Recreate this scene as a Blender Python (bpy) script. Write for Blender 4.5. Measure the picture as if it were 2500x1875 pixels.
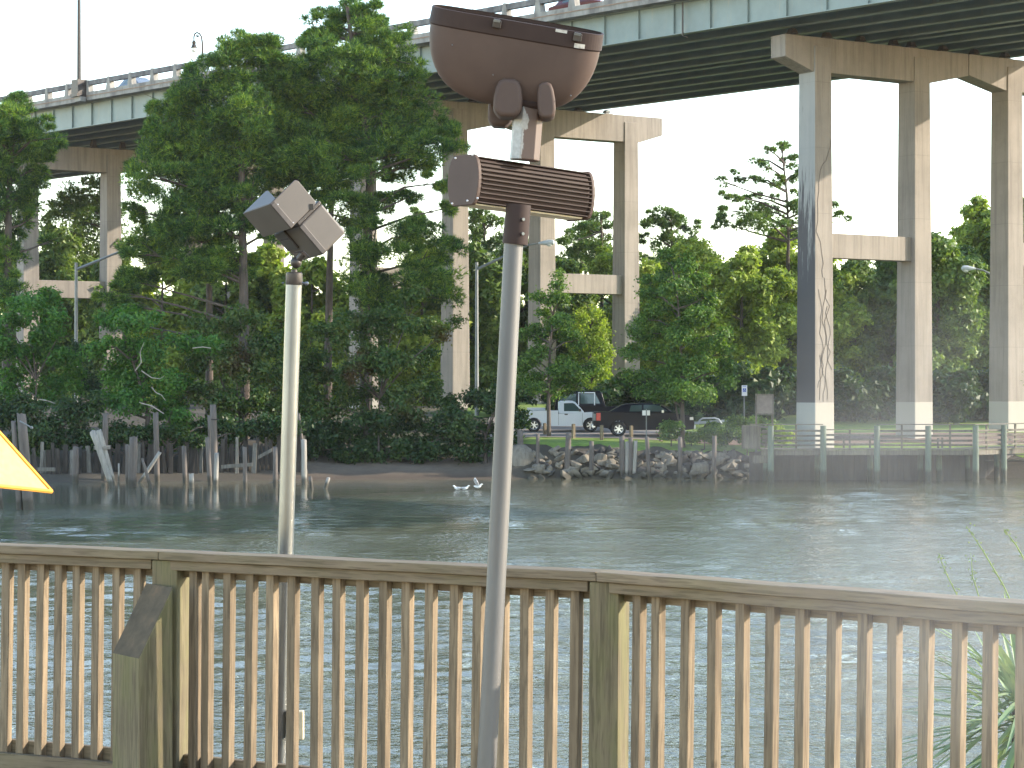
import bpy, bmesh, math, random
import numpy as np
from mathutils import Vector, Matrix
for o in list(bpy.data.objects): bpy.data.objects.remove(o)
SC = bpy.context.scene; COL = SC.collection
random.seed(7); RNG = np.random.default_rng(11)
R = math.radians
# ------------------------------------------------------------------ camera, world, sun, exposure
EYE = 5.2; F = 5600.0            # F: focal length in units of 1/2500 frame width
cam = bpy.data.cameras.new('camera'); camo = bpy.data.objects.new('camera', cam); COL.objects.link(camo)
cam.sensor_width = 36; cam.lens = 36*F/2500; cam.clip_start = .1; cam.clip_end = 4000
camo.location = (0, 0, EYE); camo.rotation_euler = (R(90), 0, 0); SC.camera = camo
SUN_EL, SUN_ROT = 20.5, 86.0
w = bpy.data.worlds.new('World'); SC.world = w; w.use_nodes = True
nt = w.node_tree; bg = nt.nodes['Background']
sky = nt.nodes.new('ShaderNodeTexSky'); sky.sky_type = 'NISHITA'; sky.sun_disc = False
sky.sun_elevation = R(SUN_EL); sky.sun_rotation = R(SUN_ROT)
sky.air_density = 1.0; sky.dust_density = .1; sky.ozone_density = 1.2
tn = nt.nodes.new('ShaderNodeMix'); tn.data_type = 'RGBA'; tn.blend_type = 'MULTIPLY'; tn.inputs[0].default_value = 1; tn.inputs[7].default_value = (1.10, 1.0, .90, 1)
nt.links.new(sky.outputs[0], tn.inputs[6]); nt.links.new(tn.outputs[2], bg.inputs[0]); bg.inputs[1].default_value = .15
sl = bpy.data.lights.new('sun', 'SUN'); sl.energy = 2.2; sl.angle = R(.6); sl.color = (1, .86, .68)
slo = bpy.data.objects.new('sun', sl); COL.objects.link(slo)
Ld = Vector((math.sin(R(SUN_ROT))*math.cos(R(SUN_EL)), math.cos(R(SUN_ROT))*math.cos(R(SUN_EL)), math.sin(R(SUN_EL))))
slo.rotation_euler = Ld.to_track_quat('Z', 'Y').to_euler(); slo.location = (60, 0, 40)
SC.view_settings.view_transform = 'Standard'; SC.view_settings.look = 'None'
SC.view_settings.exposure = 2.25; SC.view_settings.gamma = 1; SC.view_settings.use_curve_mapping = False
SC.cycles.max_bounces = 5; SC.cycles.transparent_max_bounces = 8; SC.cycles.volume_bounces = 0
SC.cycles.volume_step_rate = 2.0
# ------------------------------------------------------------------ helpers
def at(px, py, Y):
    "point at depth Y seen at (px, py) of the 2500 x 1875 photograph"
    return Vector(((px-1250)/F*Y, Y, EYE-(py-937.5)/F*Y))
def scl(Y): return F/Y
def v3(x): return Vector(x)
class MB:
    def __init__(s): s.v = []; s.f = []; s.m = []
    def add(s, vs, fs, mi=0):
        n = len(s.v); s.v += [tuple(p) for p in vs]; s.f += [tuple(i+n for i in f) for f in fs]; s.m += [mi]*len(fs); return s
    def box(s, c, size, M=None, mi=0, taper=(1, 1)):
        hx, hy, hz = size[0]/2, size[1]/2, size[2]/2; vs = []
        for z in (-1, 1):
            tx, ty = (taper if z > 0 else (1, 1))
            for x, y in ((-1, -1), (1, -1), (1, 1), (-1, 1)): vs.append(Vector((x*hx*tx, y*hy*ty, z*hz)))
        if M is not None: vs = [M @ q for q in vs]
        c = Vector(c); vs = [q+c for q in vs]
        return s.add(vs, [(3, 2, 1, 0), (4, 5, 6, 7), (0, 1, 5, 4), (1, 2, 6, 5), (2, 3, 7, 6), (3, 0, 4, 7)], mi)
    def para(s, o, a, b, c, mi=0):
        o, a, b, c = map(Vector, (o, a, b, c))
        vs = [o, o+a, o+a+b, o+b, o+c, o+a+c, o+a+b+c, o+b+c]
        fs = [(0, 3, 2, 1), (4, 5, 6, 7), (0, 1, 5, 4), (1, 2, 6, 5), (2, 3, 7, 6), (3, 0, 4, 7)]
        if a.cross(b).dot(c) < 0: fs = [f[::-1] for f in fs]
        return s.add(vs, fs, mi)
    def tube(s, pts, rad, n=8, mi=0, cap=True, wob=0):
        pts = [Vector(p) for p in pts]; k = len(pts)
        if not hasattr(rad, '__len__'): rad = [rad]*k
        vs = []; up = None
        for i, p in enumerate(pts):
            d = (pts[min(i+1, k-1)]-pts[max(i-1, 0)]).normalized()
            if up is None: up = Vector((1, 0, 0)) if abs(d.x) < .8 else Vector((0, 1, 0))
            a = (up-d*up.dot(d)).normalized(); b = d.cross(a); up = a
            for j in range(n):
                t = 2*math.pi*j/n; r = rad[i]*(1+(wob*math.sin(3.1*t+i*1.7+j) if wob else 0))
                vs.append(p+a*(r*math.cos(t))+b*(r*math.sin(t)))
        fs = []
        for i in range(k-1):
            for j in range(n):
                q = (j+1) % n; fs.append((i*n+j, i*n+q, (i+1)*n+q, (i+1)*n+j))
        if cap: fs.append(tuple(range(n))[::-1]); fs.append(tuple((k-1)*n+j for j in range(n)))
        return s.add(vs, fs, mi)
    def prism(s, poly, o, ax, ay, az, d, mi=0):
        "polygon (2d list) in plane ax,ay at o, extruded d along az"
        o, ax, ay, az = map(Vector, (o, ax, ay, az)); n = len(poly)
        vs = [o+ax*x+ay*y for x, y in poly]+[o+ax*x+ay*y+az*d for x, y in poly]
        fs = [tuple(range(n))[::-1], tuple(range(n, 2*n))]+[(i, (i+1) % n, n+(i+1) % n, n+i) for i in range(n)]
        if ax.cross(ay).dot(az)*d < 0: fs = [f[::-1] for f in fs]
        return s.add(vs, fs, mi)
    def sphere(s, c, r, n=10, m=6, mi=0, sc=(1, 1, 1)):
        c = Vector(c); vs = [c+Vector((0, 0, r*sc[2]))]
        for i in range(1, m):
            t = math.pi*i/m
            for j in range(n):
                p = 2*math.pi*j/n
                vs.append(c+Vector((r*sc[0]*math.sin(t)*math.cos(p), r*sc[1]*math.sin(t)*math.sin(p), r*sc[2]*math.cos(t))))
        vs.append(c-Vector((0, 0, r*sc[2]))); fs = []
        for j in range(n): fs.append((0, 1+j, 1+(j+1) % n))
        for i in range(m-2):
            for j in range(n):
                a = 1+i*n; q = (j+1) % n; fs.append((a+j, a+n+j, a+n+q, a+q))
        a = 1+(m-2)*n; e = len(vs)-1
        for j in range(n): fs.append((a+j, e, a+(j+1) % n))
        return s.add(vs, fs, mi)
    def build(s, name, mat, parent=None, bevel=0, smooth=False, seg=2, local=False):
        o0 = parent.location.copy() if parent is not None and not parent.get('_sub') else Vector((0, 0, 0))
        if parent is not None and parent.parent is not None: o0 = parent.parent.location+parent.location
        if local: o0 = Vector((0, 0, 0))
        return mesh_obj(name, [tuple(Vector(p)-o0) for p in s.v], s.f, mat, parent, s.m, bevel, smooth, seg)
def mesh_obj(name, vs, fs, mat, parent=None, mi=None, bevel=0, smooth=False, seg=2):
    me = bpy.data.meshes.new(name); me.from_pydata(vs, [], fs)
    for mm in (mat if isinstance(mat, (list, tuple)) else [mat]): me.materials.append(mm)
    if mi and any(mi): me.polygons.foreach_set('material_index', mi)
    me.update(); o = bpy.data.objects.new(name, me); COL.objects.link(o)
    if parent is not None: o.parent = parent
    if bevel:
        b = o.modifiers.new('bevel', 'BEVEL'); b.width = bevel; b.segments = seg; b.limit_method = 'ANGLE'; b.angle_limit = R(35)
        if smooth is False: b.harden_normals = False
    if smooth:
        me.polygons.foreach_set('use_smooth', [True]*len(me.polygons))
        try: me.set_sharp_from_angle(angle=R(40))
        except Exception: pass
    return o
def tag(o, label, cat, group=None, kind=None):
    if label: o['label'] = label
    if cat: o['category'] = cat
    if group: o['group'] = group
    if kind: o['kind'] = kind
    return o
def empty(name, loc, label, cat, group=None):
    o = bpy.data.objects.new(name, None); COL.objects.link(o); o.location = Vector(loc); o.empty_display_size = .3
    return tag(o, label, cat, group)
def struct(o): o['kind'] = 'structure'; return o
def inst(src, name, loc, parent, rot=None, scale=None):
    o = bpy.data.objects.new(name, src.data); COL.objects.link(o); o.parent = parent; o.location = loc
    for m in src.modifiers:
        if m.type == 'BEVEL':
            b = o.modifiers.new('bevel', 'BEVEL'); b.width = m.width; b.segments = m.segments; b.limit_method = 'ANGLE'; b.angle_limit = m.angle_limit
    if rot is not None: o.rotation_euler = rot
    if scale is not None: o.scale = scale
    return o
def rotz(a): return Matrix.Rotation(a, 3, 'Z')
def copy_tree(o, loc, rz=None, label=None):
    r = o.copy(); COL.objects.link(r); r.location = loc
    if rz is not None: r.rotation_euler = (0, 0, rz)
    if label: r['label'] = label
    def rec(a, b):
        for ch in list(a.children):
            c = ch.copy(); COL.objects.link(c); c.parent = b; rec(ch, c)
    rec(o, r); return r
# ------------------------------------------------------------------ materials
def N(t, typ, **kw):
    n = t.nodes.new(typ)
    for k, v in kw.items(): setattr(n, k, v)
    return n
def newmat(name):
    m = bpy.data.materials.new(name); m.use_nodes = True; t = m.node_tree; return m, t, t.nodes['Principled BSDF']
def ramp(t, fac, stops):
    r = N(t, 'ShaderNodeValToRGB'); e = r.color_ramp.elements
    while len(e) > 1: e.remove(e[-1])
    e[0].position = stops[0][0]; c = stops[0][1]; e[0].color = (*c, 1) if hasattr(c, '__len__') else (c, c, c, 1)
    for p, c in stops[1:]:
        q = e.new(p); q.color = (*c, 1) if hasattr(c, '__len__') else (c, c, c, 1)
    t.links.new(fac, r.inputs[0]); return r.outputs[0]
def mixc(t, f, a, b, mode='MIX'):
    m = N(t, 'ShaderNodeMix', data_type='RGBA', blend_type=mode)
    for i, x in ((0, f), (6, a), (7, b)):
        if hasattr(x, 'is_linked') or hasattr(x, 'links'): t.links.new(x, m.inputs[i])
        elif hasattr(x, '__len__'): m.inputs[i].default_value = (*x, 1)
        else: m.inputs[i].default_value = x
    return m.outputs[2]
def math_(t, op, a, b=0.0, c=None, clamp=False):
    m = N(t, 'ShaderNodeMath', operation=op); m.use_clamp = clamp
    for i, x in enumerate((a, b) if c is None else (a, b, c)):
        if hasattr(x, 'links'): t.links.new(x, m.inputs[i])
        else: m.inputs[i].default_value = x
    return m.outputs[0]
def coords(t, kind='Object', scale=(1, 1, 1), rnd=False):
    tc = N(t, 'ShaderNodeTexCoord'); mp = N(t, 'ShaderNodeMapping'); mp.inputs['Scale'].default_value = scale
    src = tc.outputs[kind]
    if rnd:
        oi = N(t, 'ShaderNodeObjectInfo'); ad = N(t, 'ShaderNodeVectorMath', operation='ADD'); mu = math_(t, 'MULTIPLY', oi.outputs['Random'], 37.)
        cx = N(t, 'ShaderNodeCombineXYZ')
        for i in range(3): t.links.new(mu, cx.inputs[i])
        t.links.new(src, ad.inputs[0]); t.links.new(cx.outputs[0], ad.inputs[1]); src = ad.outputs[0]
    t.links.new(src, mp.inputs[0]); return mp.outputs[0]
def worldpos(t, scale=(1, 1, 1)):
    g = N(t, 'ShaderNodeNewGeometry'); mp = N(t, 'ShaderNodeMapping'); mp.inputs['Scale'].default_value = scale
    t.links.new(g.outputs['Position'], mp.inputs[0]); return mp.outputs[0]
def noise(t, vec, s, d=4, r=.6, out=0):
    n = N(t, 'ShaderNodeTexNoise'); n.inputs['Scale'].default_value = s; n.inputs['Detail'].default_value = d; n.inputs['Roughness'].default_value = r
    t.links.new(vec, n.inputs['Vector']); return n.outputs[out]
def bump(t, p, h, st=.3, dist=.01):
    b = N(t, 'ShaderNodeBump'); b.inputs['Strength'].default_value = st; b.inputs['Distance'].default_value = dist
    t.links.new(h, b.inputs['Height']); t.links.new(b.outputs[0], p.inputs['Normal']); return b
def nmat(name, stops, s=4, rough=.7, metal=0, bs=.25, bd=.01, scale=(1, 1, 1), rnd=False, world=False, spec=.5, var=0, d=5):
    m, t, p = newmat(name)
    vec = worldpos(t, scale) if world else coords(t, scale=scale, rnd=rnd)
    n = noise(t, vec, s, d); c = ramp(t, n, stops)
    if var:
        oi = N(t, 'ShaderNodeObjectInfo'); v = math_(t, 'MULTIPLY_ADD', oi.outputs['Random'], var*2, 1-var)
        hs = N(t, 'ShaderNodeHueSaturation'); t.links.new(v, hs.inputs['Value']); t.links.new(c, hs.inputs['Color']); c = hs.outputs[0]
    t.links.new(c, p.inputs['Base Color']); p.inputs['Roughness'].default_value = rough; p.inputs['Metallic'].default_value = metal
    p.inputs['Specular IOR Level'].default_value = spec
    if bs: bump(t, p, noise(t, vec, s*3, 4), bs, bd)
    return m
def concrete(name, base, streak=1.0, bandz=None, dark=False):
    m, t, p = newmat(name); pos = worldpos(t)
    n1 = noise(t, pos, .35, 6, .65); c = ramp(t, n1, [(.3, tuple(x*.82 for x in base)), (.52, base), (.75, tuple(min(1, x*1.12) for x in base))])
    st = noise(t, worldpos(t, (2.2, 2.2, .10)), 1.6, 6, .72); sm = ramp(t, st, [(.46, 0), (.66, 1)])
    c = mixc(t, math_(t, 'MULTIPLY', sm, .5*streak), c, tuple(x*.45 for x in base))
    gr = noise(t, pos, 9, 4, .7); c = mixc(t, ramp(t, gr, [(.55, 0), (.8, .35)]), c, tuple(x*.6 for x in base))
    # formwork lift joints
    g = N(t, 'ShaderNodeNewGeometry'); sp = N(t, 'ShaderNodeSeparateXYZ'); t.links.new(g.outputs['Position'], sp.inputs[0])
    fr = math_(t, 'FRACT', math_(t, 'MULTIPLY', sp.outputs[2], .27)); jl = math_(t, 'LESS_THAN', fr, .006)
    c = mixc(t, math_(t, 'MULTIPLY', jl, .5), c, tuple(x*.5 for x in base))
    if bandz is not None:
        wob = math_(t, 'MULTIPLY_ADD', noise(t, pos, 2.5), .06, bandz-.03)
        c = mixc(t, math_(t, 'MULTIPLY', math_(t, 'LESS_THAN', sp.outputs[2], wob), .8), c, (.38, .36, .32))
    t.links.new(c, p.inputs['Base Color']); p.inputs['Roughness'].default_value = .85; p.inputs['Specular IOR Level'].default_value = .25
    bump(t, p, gr, .25, .02); return m, t, p, c, sp
CONC, *_ = concrete('weathered_concrete', (.25, .225, .20))
CONCB, *_ = concrete('bridge_column_concrete', (.25, .225, .20), .9, 4.15)
# near column with dark mould running down its river face
CONCD, t, p, c, sp = concrete('mouldy_column_concrete', (.255, .232, .21), .8, 4.15)
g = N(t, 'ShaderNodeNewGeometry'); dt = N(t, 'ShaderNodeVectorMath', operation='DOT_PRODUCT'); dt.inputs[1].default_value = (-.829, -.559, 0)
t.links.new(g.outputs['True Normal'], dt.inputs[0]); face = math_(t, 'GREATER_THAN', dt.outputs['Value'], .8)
mn = noise(t, worldpos(t, (3, 3, .22)), 1.1, 6, .7); zz = math_(t, 'MULTIPLY_ADD', sp.outputs[2], -.055, 1.25)
mk = math_(t, 'ADD', mn, math_(t, 'MULTIPLY', zz, .62)); lo = math_(t, 'GREATER_THAN', sp.outputs[2], 4.15)
msk = math_(t, 'MULTIPLY', math_(t, 'MULTIPLY', ramp(t, mk, [(.70, 0), (.80, .93)]), face), lo)
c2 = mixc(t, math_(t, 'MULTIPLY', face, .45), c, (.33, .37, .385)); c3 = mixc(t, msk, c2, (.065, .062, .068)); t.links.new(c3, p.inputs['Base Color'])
def steelmat(name, base):
    m, t, p = newmat(name); pos = worldpos(t); n = noise(t, pos, .5, 5, .6)
    c = ramp(t, n, [(.3, tuple(x*.8 for x in base)), (.6, base), (.8, tuple(x*1.15 for x in base))])
    st = noise(t, worldpos(t, (1.5, 1.5, .2)), 1.5, 5, .75); c = mixc(t, ramp(t, st, [(.56, 0), (.75, .45)]), c, (.30, .27, .20))
    t.links.new(c, p.inputs['Base Color']); p.inputs['Roughness'].default_value = .55; return m
STEEL = steelmat('faded_blue_green_girder_paint', (.19, .245, .245))
SLABM = nmat('grey_bridge_concrete', [(.35, (.14, .13, .125)), (.55, (.25, .245, .23)), (.75, (.33, .32, .30))], 1.2, .85, world=True, scale=(1, 1, .5))
PARAP = nmat('dark_weathered_parapet_concrete', [(.35, (.075, .075, .08)), (.55, (.14, .14, .145)), (.75, (.24, .235, .225))], 1.6, .85, world=True, scale=(1, 1, .6))
RUSTL = nmat('rust_brown_edge', [(.3, (.16, .10, .07)), (.7, (.28, .20, .15))], 2, .8, world=True)
ASPH = nmat('asphalt', [(.3, (.19, .165, .148)), (.7, (.27, .235, .21))], .6, .9, world=True, bs=.1)
ROADM = nmat('road_surface', [(.3, (.10, .10, .10)), (.7, (.16, .16, .155))], .6, .9, world=True, bs=.1)
def wood(name, c1, c2, grain=14, green=0, rough=.8, rnd=True, axis=2):
    m, t, p = newmat(name); sc = [1, 1, 1]; sc[axis] = .05
    vec = coords(t, scale=tuple(sc), rnd=rnd); n = noise(t, vec, grain*3, 6, .65); k = noise(t, coords(t, scale=(1, 1, 1), rnd=rnd), 2.3, 4)
    c = mixc(t, ramp(t, n, [(.36, 0), (.66, 1)]), c1, c2)
    c = mixc(t, ramp(t, noise(t, vec, grain*7, 3, .5), [(.40, .55), (.47, 0)]), c, tuple(x*.5 for x in c1))
    c = mixc(t, ramp(t, k, [(.4, 0), (.8, .5)]), c, tuple(x*.62 for x in c1))
    vk = N(t, 'ShaderNodeTexVoronoi'); vk.inputs['Scale'].default_value = 4.5; t.links.new(coords(t, scale=tuple(1 if i != axis else .45 for i in range(3)), rnd=rnd), vk.inputs['Vector'])
    c = mixc(t, ramp(t, vk.outputs['Distance'], [(.035, .75), (.07, 0)]), c, tuple(x*.3 for x in c1))
    if green: c = mixc(t, ramp(t, noise(t, coords(t, scale=(1, 1, .35), rnd=rnd), 5, 4), [(.42, 0), (.66, green)]), c, (.145, .15, .055))
    oi = N(t, 'ShaderNodeObjectInfo'); hs = N(t, 'ShaderNodeHueSaturation'); t.links.new(c, hs.inputs['Color'])
    t.links.new(math_(t, 'MULTIPLY_ADD', oi.outputs['Random'], .34, .84), hs.inputs['Value'])
    t.links.new(hs.outputs[0], p.inputs['Base Color']); p.inputs['Roughness'].default_value = rough; p.inputs['Specular IOR Level'].default_value = .3
    bump(t, p, n, .35, .004); return m
WOODR = wood('weathered_pine_baluster', (.145, .108, .070), (.25, .192, .125))
WOODG = wood('algae_green_pine_post', (.11, .09, .055), (.175, .145, .09), green=.55)
WOODH = wood('weathered_pine_rail', (.145, .11, .072), (.225, .175, .118), axis=0, green=.15)
PILEW = wood('shade_dark_weathered_plank', (.034, .028, .024), (.075, .064, .055), 5)  # weathered bulkhead wood, darkened in colour for the shade it stands in
PILEL = wood('pale_bleached_piling', (.11, .10, .088), (.21, .20, .175), 5)
BWW = wood('grey_boardwalk_timber', (.10, .088, .075), (.17, .15, .125), 4, green=.2)
BWP = wood('green_treated_boardwalk_pile', (.12, .14, .105), (.18, .21, .16), 3)
def wetmat(name, base, z0):
    m, t, p = newmat(name); pos = worldpos(t, (1, 1, .1)); n = noise(t, pos, 7, 5, .7)
    c = ramp(t, n, [(.3, tuple(x*.62 for x in base)), (.5, base), (.7, tuple(x*1.3 for x in base))])
    g = N(t, 'ShaderNodeNewGeometry'); sp = N(t, 'ShaderNodeSeparateXYZ'); t.links.new(g.outputs['Position'], sp.inputs[0])
    zz = math_(t, 'MULTIPLY_ADD', noise(t, worldpos(t), 3), .3, z0-.15)
    mr = N(t, 'ShaderNodeMapRange'); t.links.new(math_(t, 'SUBTRACT', zz, sp.outputs[2]), mr.inputs[0]); mr.inputs[1].default_value = -.1; mr.inputs[2].default_value = .1
    c = mixc(t, math_(t, 'MULTIPLY', mr.outputs[0], .85), c, (.035, .032, .022))
    t.links.new(c, p.inputs['Base Color']); p.inputs['Roughness'].default_value = .8; bump(t, p, n, .5, .03); return m
SLANTW = nmat('dark_brown_end_grain', [(.3, (.045, .035, .022)), (.55, (.085, .065, .04)), (.7, (.13, .085, .05))], 9, .85, bs=.3)  # darker brown for the slanted post top only
DARKWOOD = nmat('shade_dark_sea_wall_plank', [(.3, (.045, .04, .038)), (.7, (.085, .075, .068))], 3, .8, world=True, scale=(1, 1, .2))  # shade under the boardwalk is put into this dark plank colour
PILE = wetmat('grey_piling_with_tide_mark', (.10, .085, .076), .42)
PILEP = wetmat('pale_piling_with_tide_mark', (.25, .235, .21), .35)
PILEG = wetmat('green_pile_with_tide_mark', (.10, .13, .10), .62)
ROCK = wetmat('tan_riprap_rock', (.165, .145, .115), .30)
ROCKD = wetmat('dark_riprap_rock', (.05, .044, .042), .35)
BROWN = nmat('brown_lamp_enamel', [(.3, (.032, .020, .018)), (.7, (.042, .027, .024))], 5, .65, bs=.06, bd=.002, spec=.2)
BROWNS = nmat('satin_brown_lamp_enamel', [(.3, (.070, .048, .041)), (.7, (.088, .061, .052))], 5, .6, bs=.05, bd=.002, spec=.2)
TAUPE = nmat('taupe_flood_housing', [(.3, (.064, .053, .045)), (.7, (.080, .066, .056))], 6, .5, bs=.04, bd=.002)
DARKM = nmat('dark_bronze_metal', [(.3, (.03, .024, .022)), (.7, (.06, .05, .045))], 8, .45, metal=.3, bs=.1)
GALV = nmat('galvanised_steel_pipe', [(.3, (.10, .105, .11)), (.5, (.155, .16, .165)), (.7, (.22, .225, .23))], 3, .3, metal=.75, bs=.12, bd=.002, scale=(1, 1, .35), d=8)
GALVO = nmat('dull_streaked_galvanised_pipe', [(.32, (.085, .055, .038)), (.46, (.105, .10, .095)), (.7, (.14, .138, .135))], 2.2, .5, metal=.2, spec=.4, bs=.15, bd=.002, scale=(3, 3, .25), d=8)
# neck: brown enamel worn to bare aluminium
WORN, t, p = newmat('brown_enamel_worn_to_bare_metal'); vec = coords(t)
sp = N(t, 'ShaderNodeSeparateXYZ'); t.links.new(vec, sp.inputs[0])
k = math_(t, 'ADD', noise(t, coords(t, scale=(1, 1, .6)), 22, 5, .6), math_(t, 'MULTIPLY_ADD', sp.outputs[0], -9.0, -.12))
k = math_(t, 'SUBTRACT', k, math_(t, 'MULTIPLY', math_(t, 'GREATER_THAN', sp.outputs[2], .235), .9))
f = ramp(t, k, [(.50, 0), (.54, 1)])
t.links.new(mixc(t, f, (.09, .055, .043), mixc(t, noise(t, vec, 60, 5), (.16, .155, .15), (.40, .39, .38))), p.inputs['Base Color'])
t.links.new(math_(t, 'MULTIPLY', f, .4), p.inputs['Metallic']); p.inputs['Roughness'].default_value = .5
WORNP = nmat('bare_scuffed_metal', [(.35, (.20, .17, .14)), (.5, (.42, .40, .37)), (.7, (.5, .49, .47))], 40, .6, bs=.3, bd=.002)
GLASSM = nmat('pale_lens_glass', [(.3, (.5, .52, .5)), (.7, (.7, .72, .7))], 3, .12, bs=0)
CREAM = nmat('cream_plastic_box', [(.3, (.50, .44, .30)), (.7, (.58, .50, .36))], 8, .6, bs=.03)
WHITEP = nmat('white_vehicle_paint', [(.3, (.62, .66, .70)), (.7, (.68, .72, .75))], 1, .25, bs=0)
BLACKP = nmat('dark_blue_black_paint', [(.3, (.003, .004, .010)), (.7, (.005, .006, .013))], 1, .25, bs=0, spec=.12)
MAROON = nmat('maroon_paint', [(.3, (.10, .015, .02)), (.7, (.12, .02, .025))], 1, .25, bs=0)
GREYP = nmat('grey_blue_paint', [(.3, (.12, .14, .17)), (.7, (.14, .16, .19))], 1, .25, bs=0)
WINM = nmat('tinted_glass', [(.3, (.04, .07, .07)), (.7, (.06, .09, .085))], 1, .06, bs=0, spec=.8)
TYRE = nmat('tyre_rubber', [(.3, (.018, .018, .018)), (.7, (.03, .03, .03))], 8, .85, bs=.1)
CHROME = nmat('alloy_wheel_metal', [(.3, (.55, .55, .55)), (.7, (.7, .7, .7))], 5, .3, metal=.7, bs=0)
REDL = nmat('red_lamp_lens', [(.3, (.45, .03, .03)), (.7, (.55, .05, .04))], 5, .3, bs=0)
AMBL = nmat('clear_lamp_lens', [(.3, (.65, .63, .58)), (.7, (.75, .73, .68))], 5, .2, bs=0)
SIGNW = nmat('white_sign_face', [(.3, (.70, .72, .74)), (.7, (.78, .79, .80))], 3, .5, bs=0)
SIGNB = nmat('blue_sign_print', [(.3, (.03, .09, .42)), (.7, (.04, .11, .48))], 3, .5, bs=0)
GREYM = nmat('grey_street_lamp_metal', [(.3, (.14, .155, .155)), (.7, (.21, .225, .225))], 2, .5, metal=.2, bs=.05)
LAMPH = nmat('pale_street_lamp_head', [(.3, (.36, .40, .42)), (.7, (.44, .48, .50))], 2, .4, bs=0)
GULL = nmat('gull_plumage', [(.35, (.55, .56, .56)), (.65, (.80, .80, .78))], 14, .8, bs=0)
GULLG = nmat('gull_grey_wing', [(.35, (.25, .26, .28)), (.65, (.45, .46, .48))], 14, .8, bs=0)
# umbrella cloth
UMB, t, p = newmat('yellow_umbrella_cloth'); wv = noise(t, coords(t), 60, 3)
p.inputs['Roughness'].default_value = .9
t.links.new(ramp(t, wv, [(.3, (.76, .60, .20)), (.7, (.82, .66, .26))]), p.inputs['Base Color'])
tr = N(t, 'ShaderNodeBsdfTranslucent'); tr.inputs[0].default_value = (.85, .48, .08, 1); mx = N(t, 'ShaderNodeMixShader'); mx.inputs[0].default_value = .35
t.links.new(p.outputs[0], mx.inputs[1]); t.links.new(tr.outputs[0], mx.inputs[2]); t.links.new(mx.outputs[0], t.nodes['Material Output'].inputs[0])
def leafmat(name, cols, trans=.35, patch=None, sc=.45):
    m, t, p = newmat(name); g = N(t, 'ShaderNodeNewGeometry')
    r = g.outputs['Random Per Island']; n = noise(t, worldpos(t), sc, 4, .6)
    a = math_(t, 'MULTIPLY_ADD', r, .45, math_(t, 'MULTIPLY', n, .62))
    c = ramp(t, a, [(.25+.5*i/(len(cols)-1), q) for i, q in enumerate(cols)])
    if patch: c = mixc(t, ramp(t, noise(t, worldpos(t), .30, 3), [(.56, 0), (.66, .75)]), c, patch)
    t.links.new(c, p.inputs['Base Color']); p.inputs['Roughness'].default_value = .5; p.inputs['Specular IOR Level'].default_value = .35
    tr = N(t, 'ShaderNodeBsdfTranslucent'); t.links.new(mixc(t, 1., c, (1.25, 1.35, .5), 'MULTIPLY'), tr.inputs[0])
    mx = N(t, 'ShaderNodeMixShader'); mx.inputs[0].default_value = trans
    t.links.new(p.outputs[0], mx.inputs[1]); t.links.new(tr.outputs[0], mx.inputs[2]); t.links.new(mx.outputs[0], t.nodes['Material Output'].inputs[0])
    return m
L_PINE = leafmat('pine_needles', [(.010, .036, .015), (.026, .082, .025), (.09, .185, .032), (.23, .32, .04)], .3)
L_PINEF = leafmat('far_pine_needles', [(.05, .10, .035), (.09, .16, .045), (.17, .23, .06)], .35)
L_BROAD = leafmat('bright_broad_leaves', [(.025, .085, .018), (.05, .15, .025), (.10, .21, .03)], .4)
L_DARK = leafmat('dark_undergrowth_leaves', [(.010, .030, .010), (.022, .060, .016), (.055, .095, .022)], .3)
L_MIX = leafmat('vine_leaves_with_brown_patches', [(.02, .055, .015), (.045, .10, .02), (.10, .14, .03)], .35, patch=(.10, .045, .02))
L_PARK = leafmat('park_tree_leaves', [(.035, .09, .025), (.07, .15, .03), (.16, .25, .045)], .38)
L_WILLOW = leafmat('yellow_green_willow_leaves', [(.10, .17, .03), (.19, .27, .04), (.30, .36, .07)], .5)
L_WOOD = leafmat('soft_green_wood_leaves', [(.11, .17, .035), (.22, .30, .05), (.40, .47, .10)], .45, sc=.2)
L_WOODD = leafmat('deep_green_wood_leaves', [(.055, .10, .03), (.10, .17, .04), (.19, .26, .06)], .35, sc=.2)
L_PALM = leafmat('yucca_blades', [(.11, .18, .10), (.19, .28, .15), (.34, .38, .22)], .2, sc=6)
BARK = nmat('grey_brown_bark', [(.3, (.045, .035, .03)), (.7, (.12, .095, .08))], 3, .9, bs=.5, bd=.05, world=True, scale=(1, 1, .4))
BARKP = nmat('pale_dead_branch', [(.3, (.20, .18, .15)), (.7, (.34, .31, .27))], 3, .9, bs=.3, bd=.03, world=True)
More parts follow.
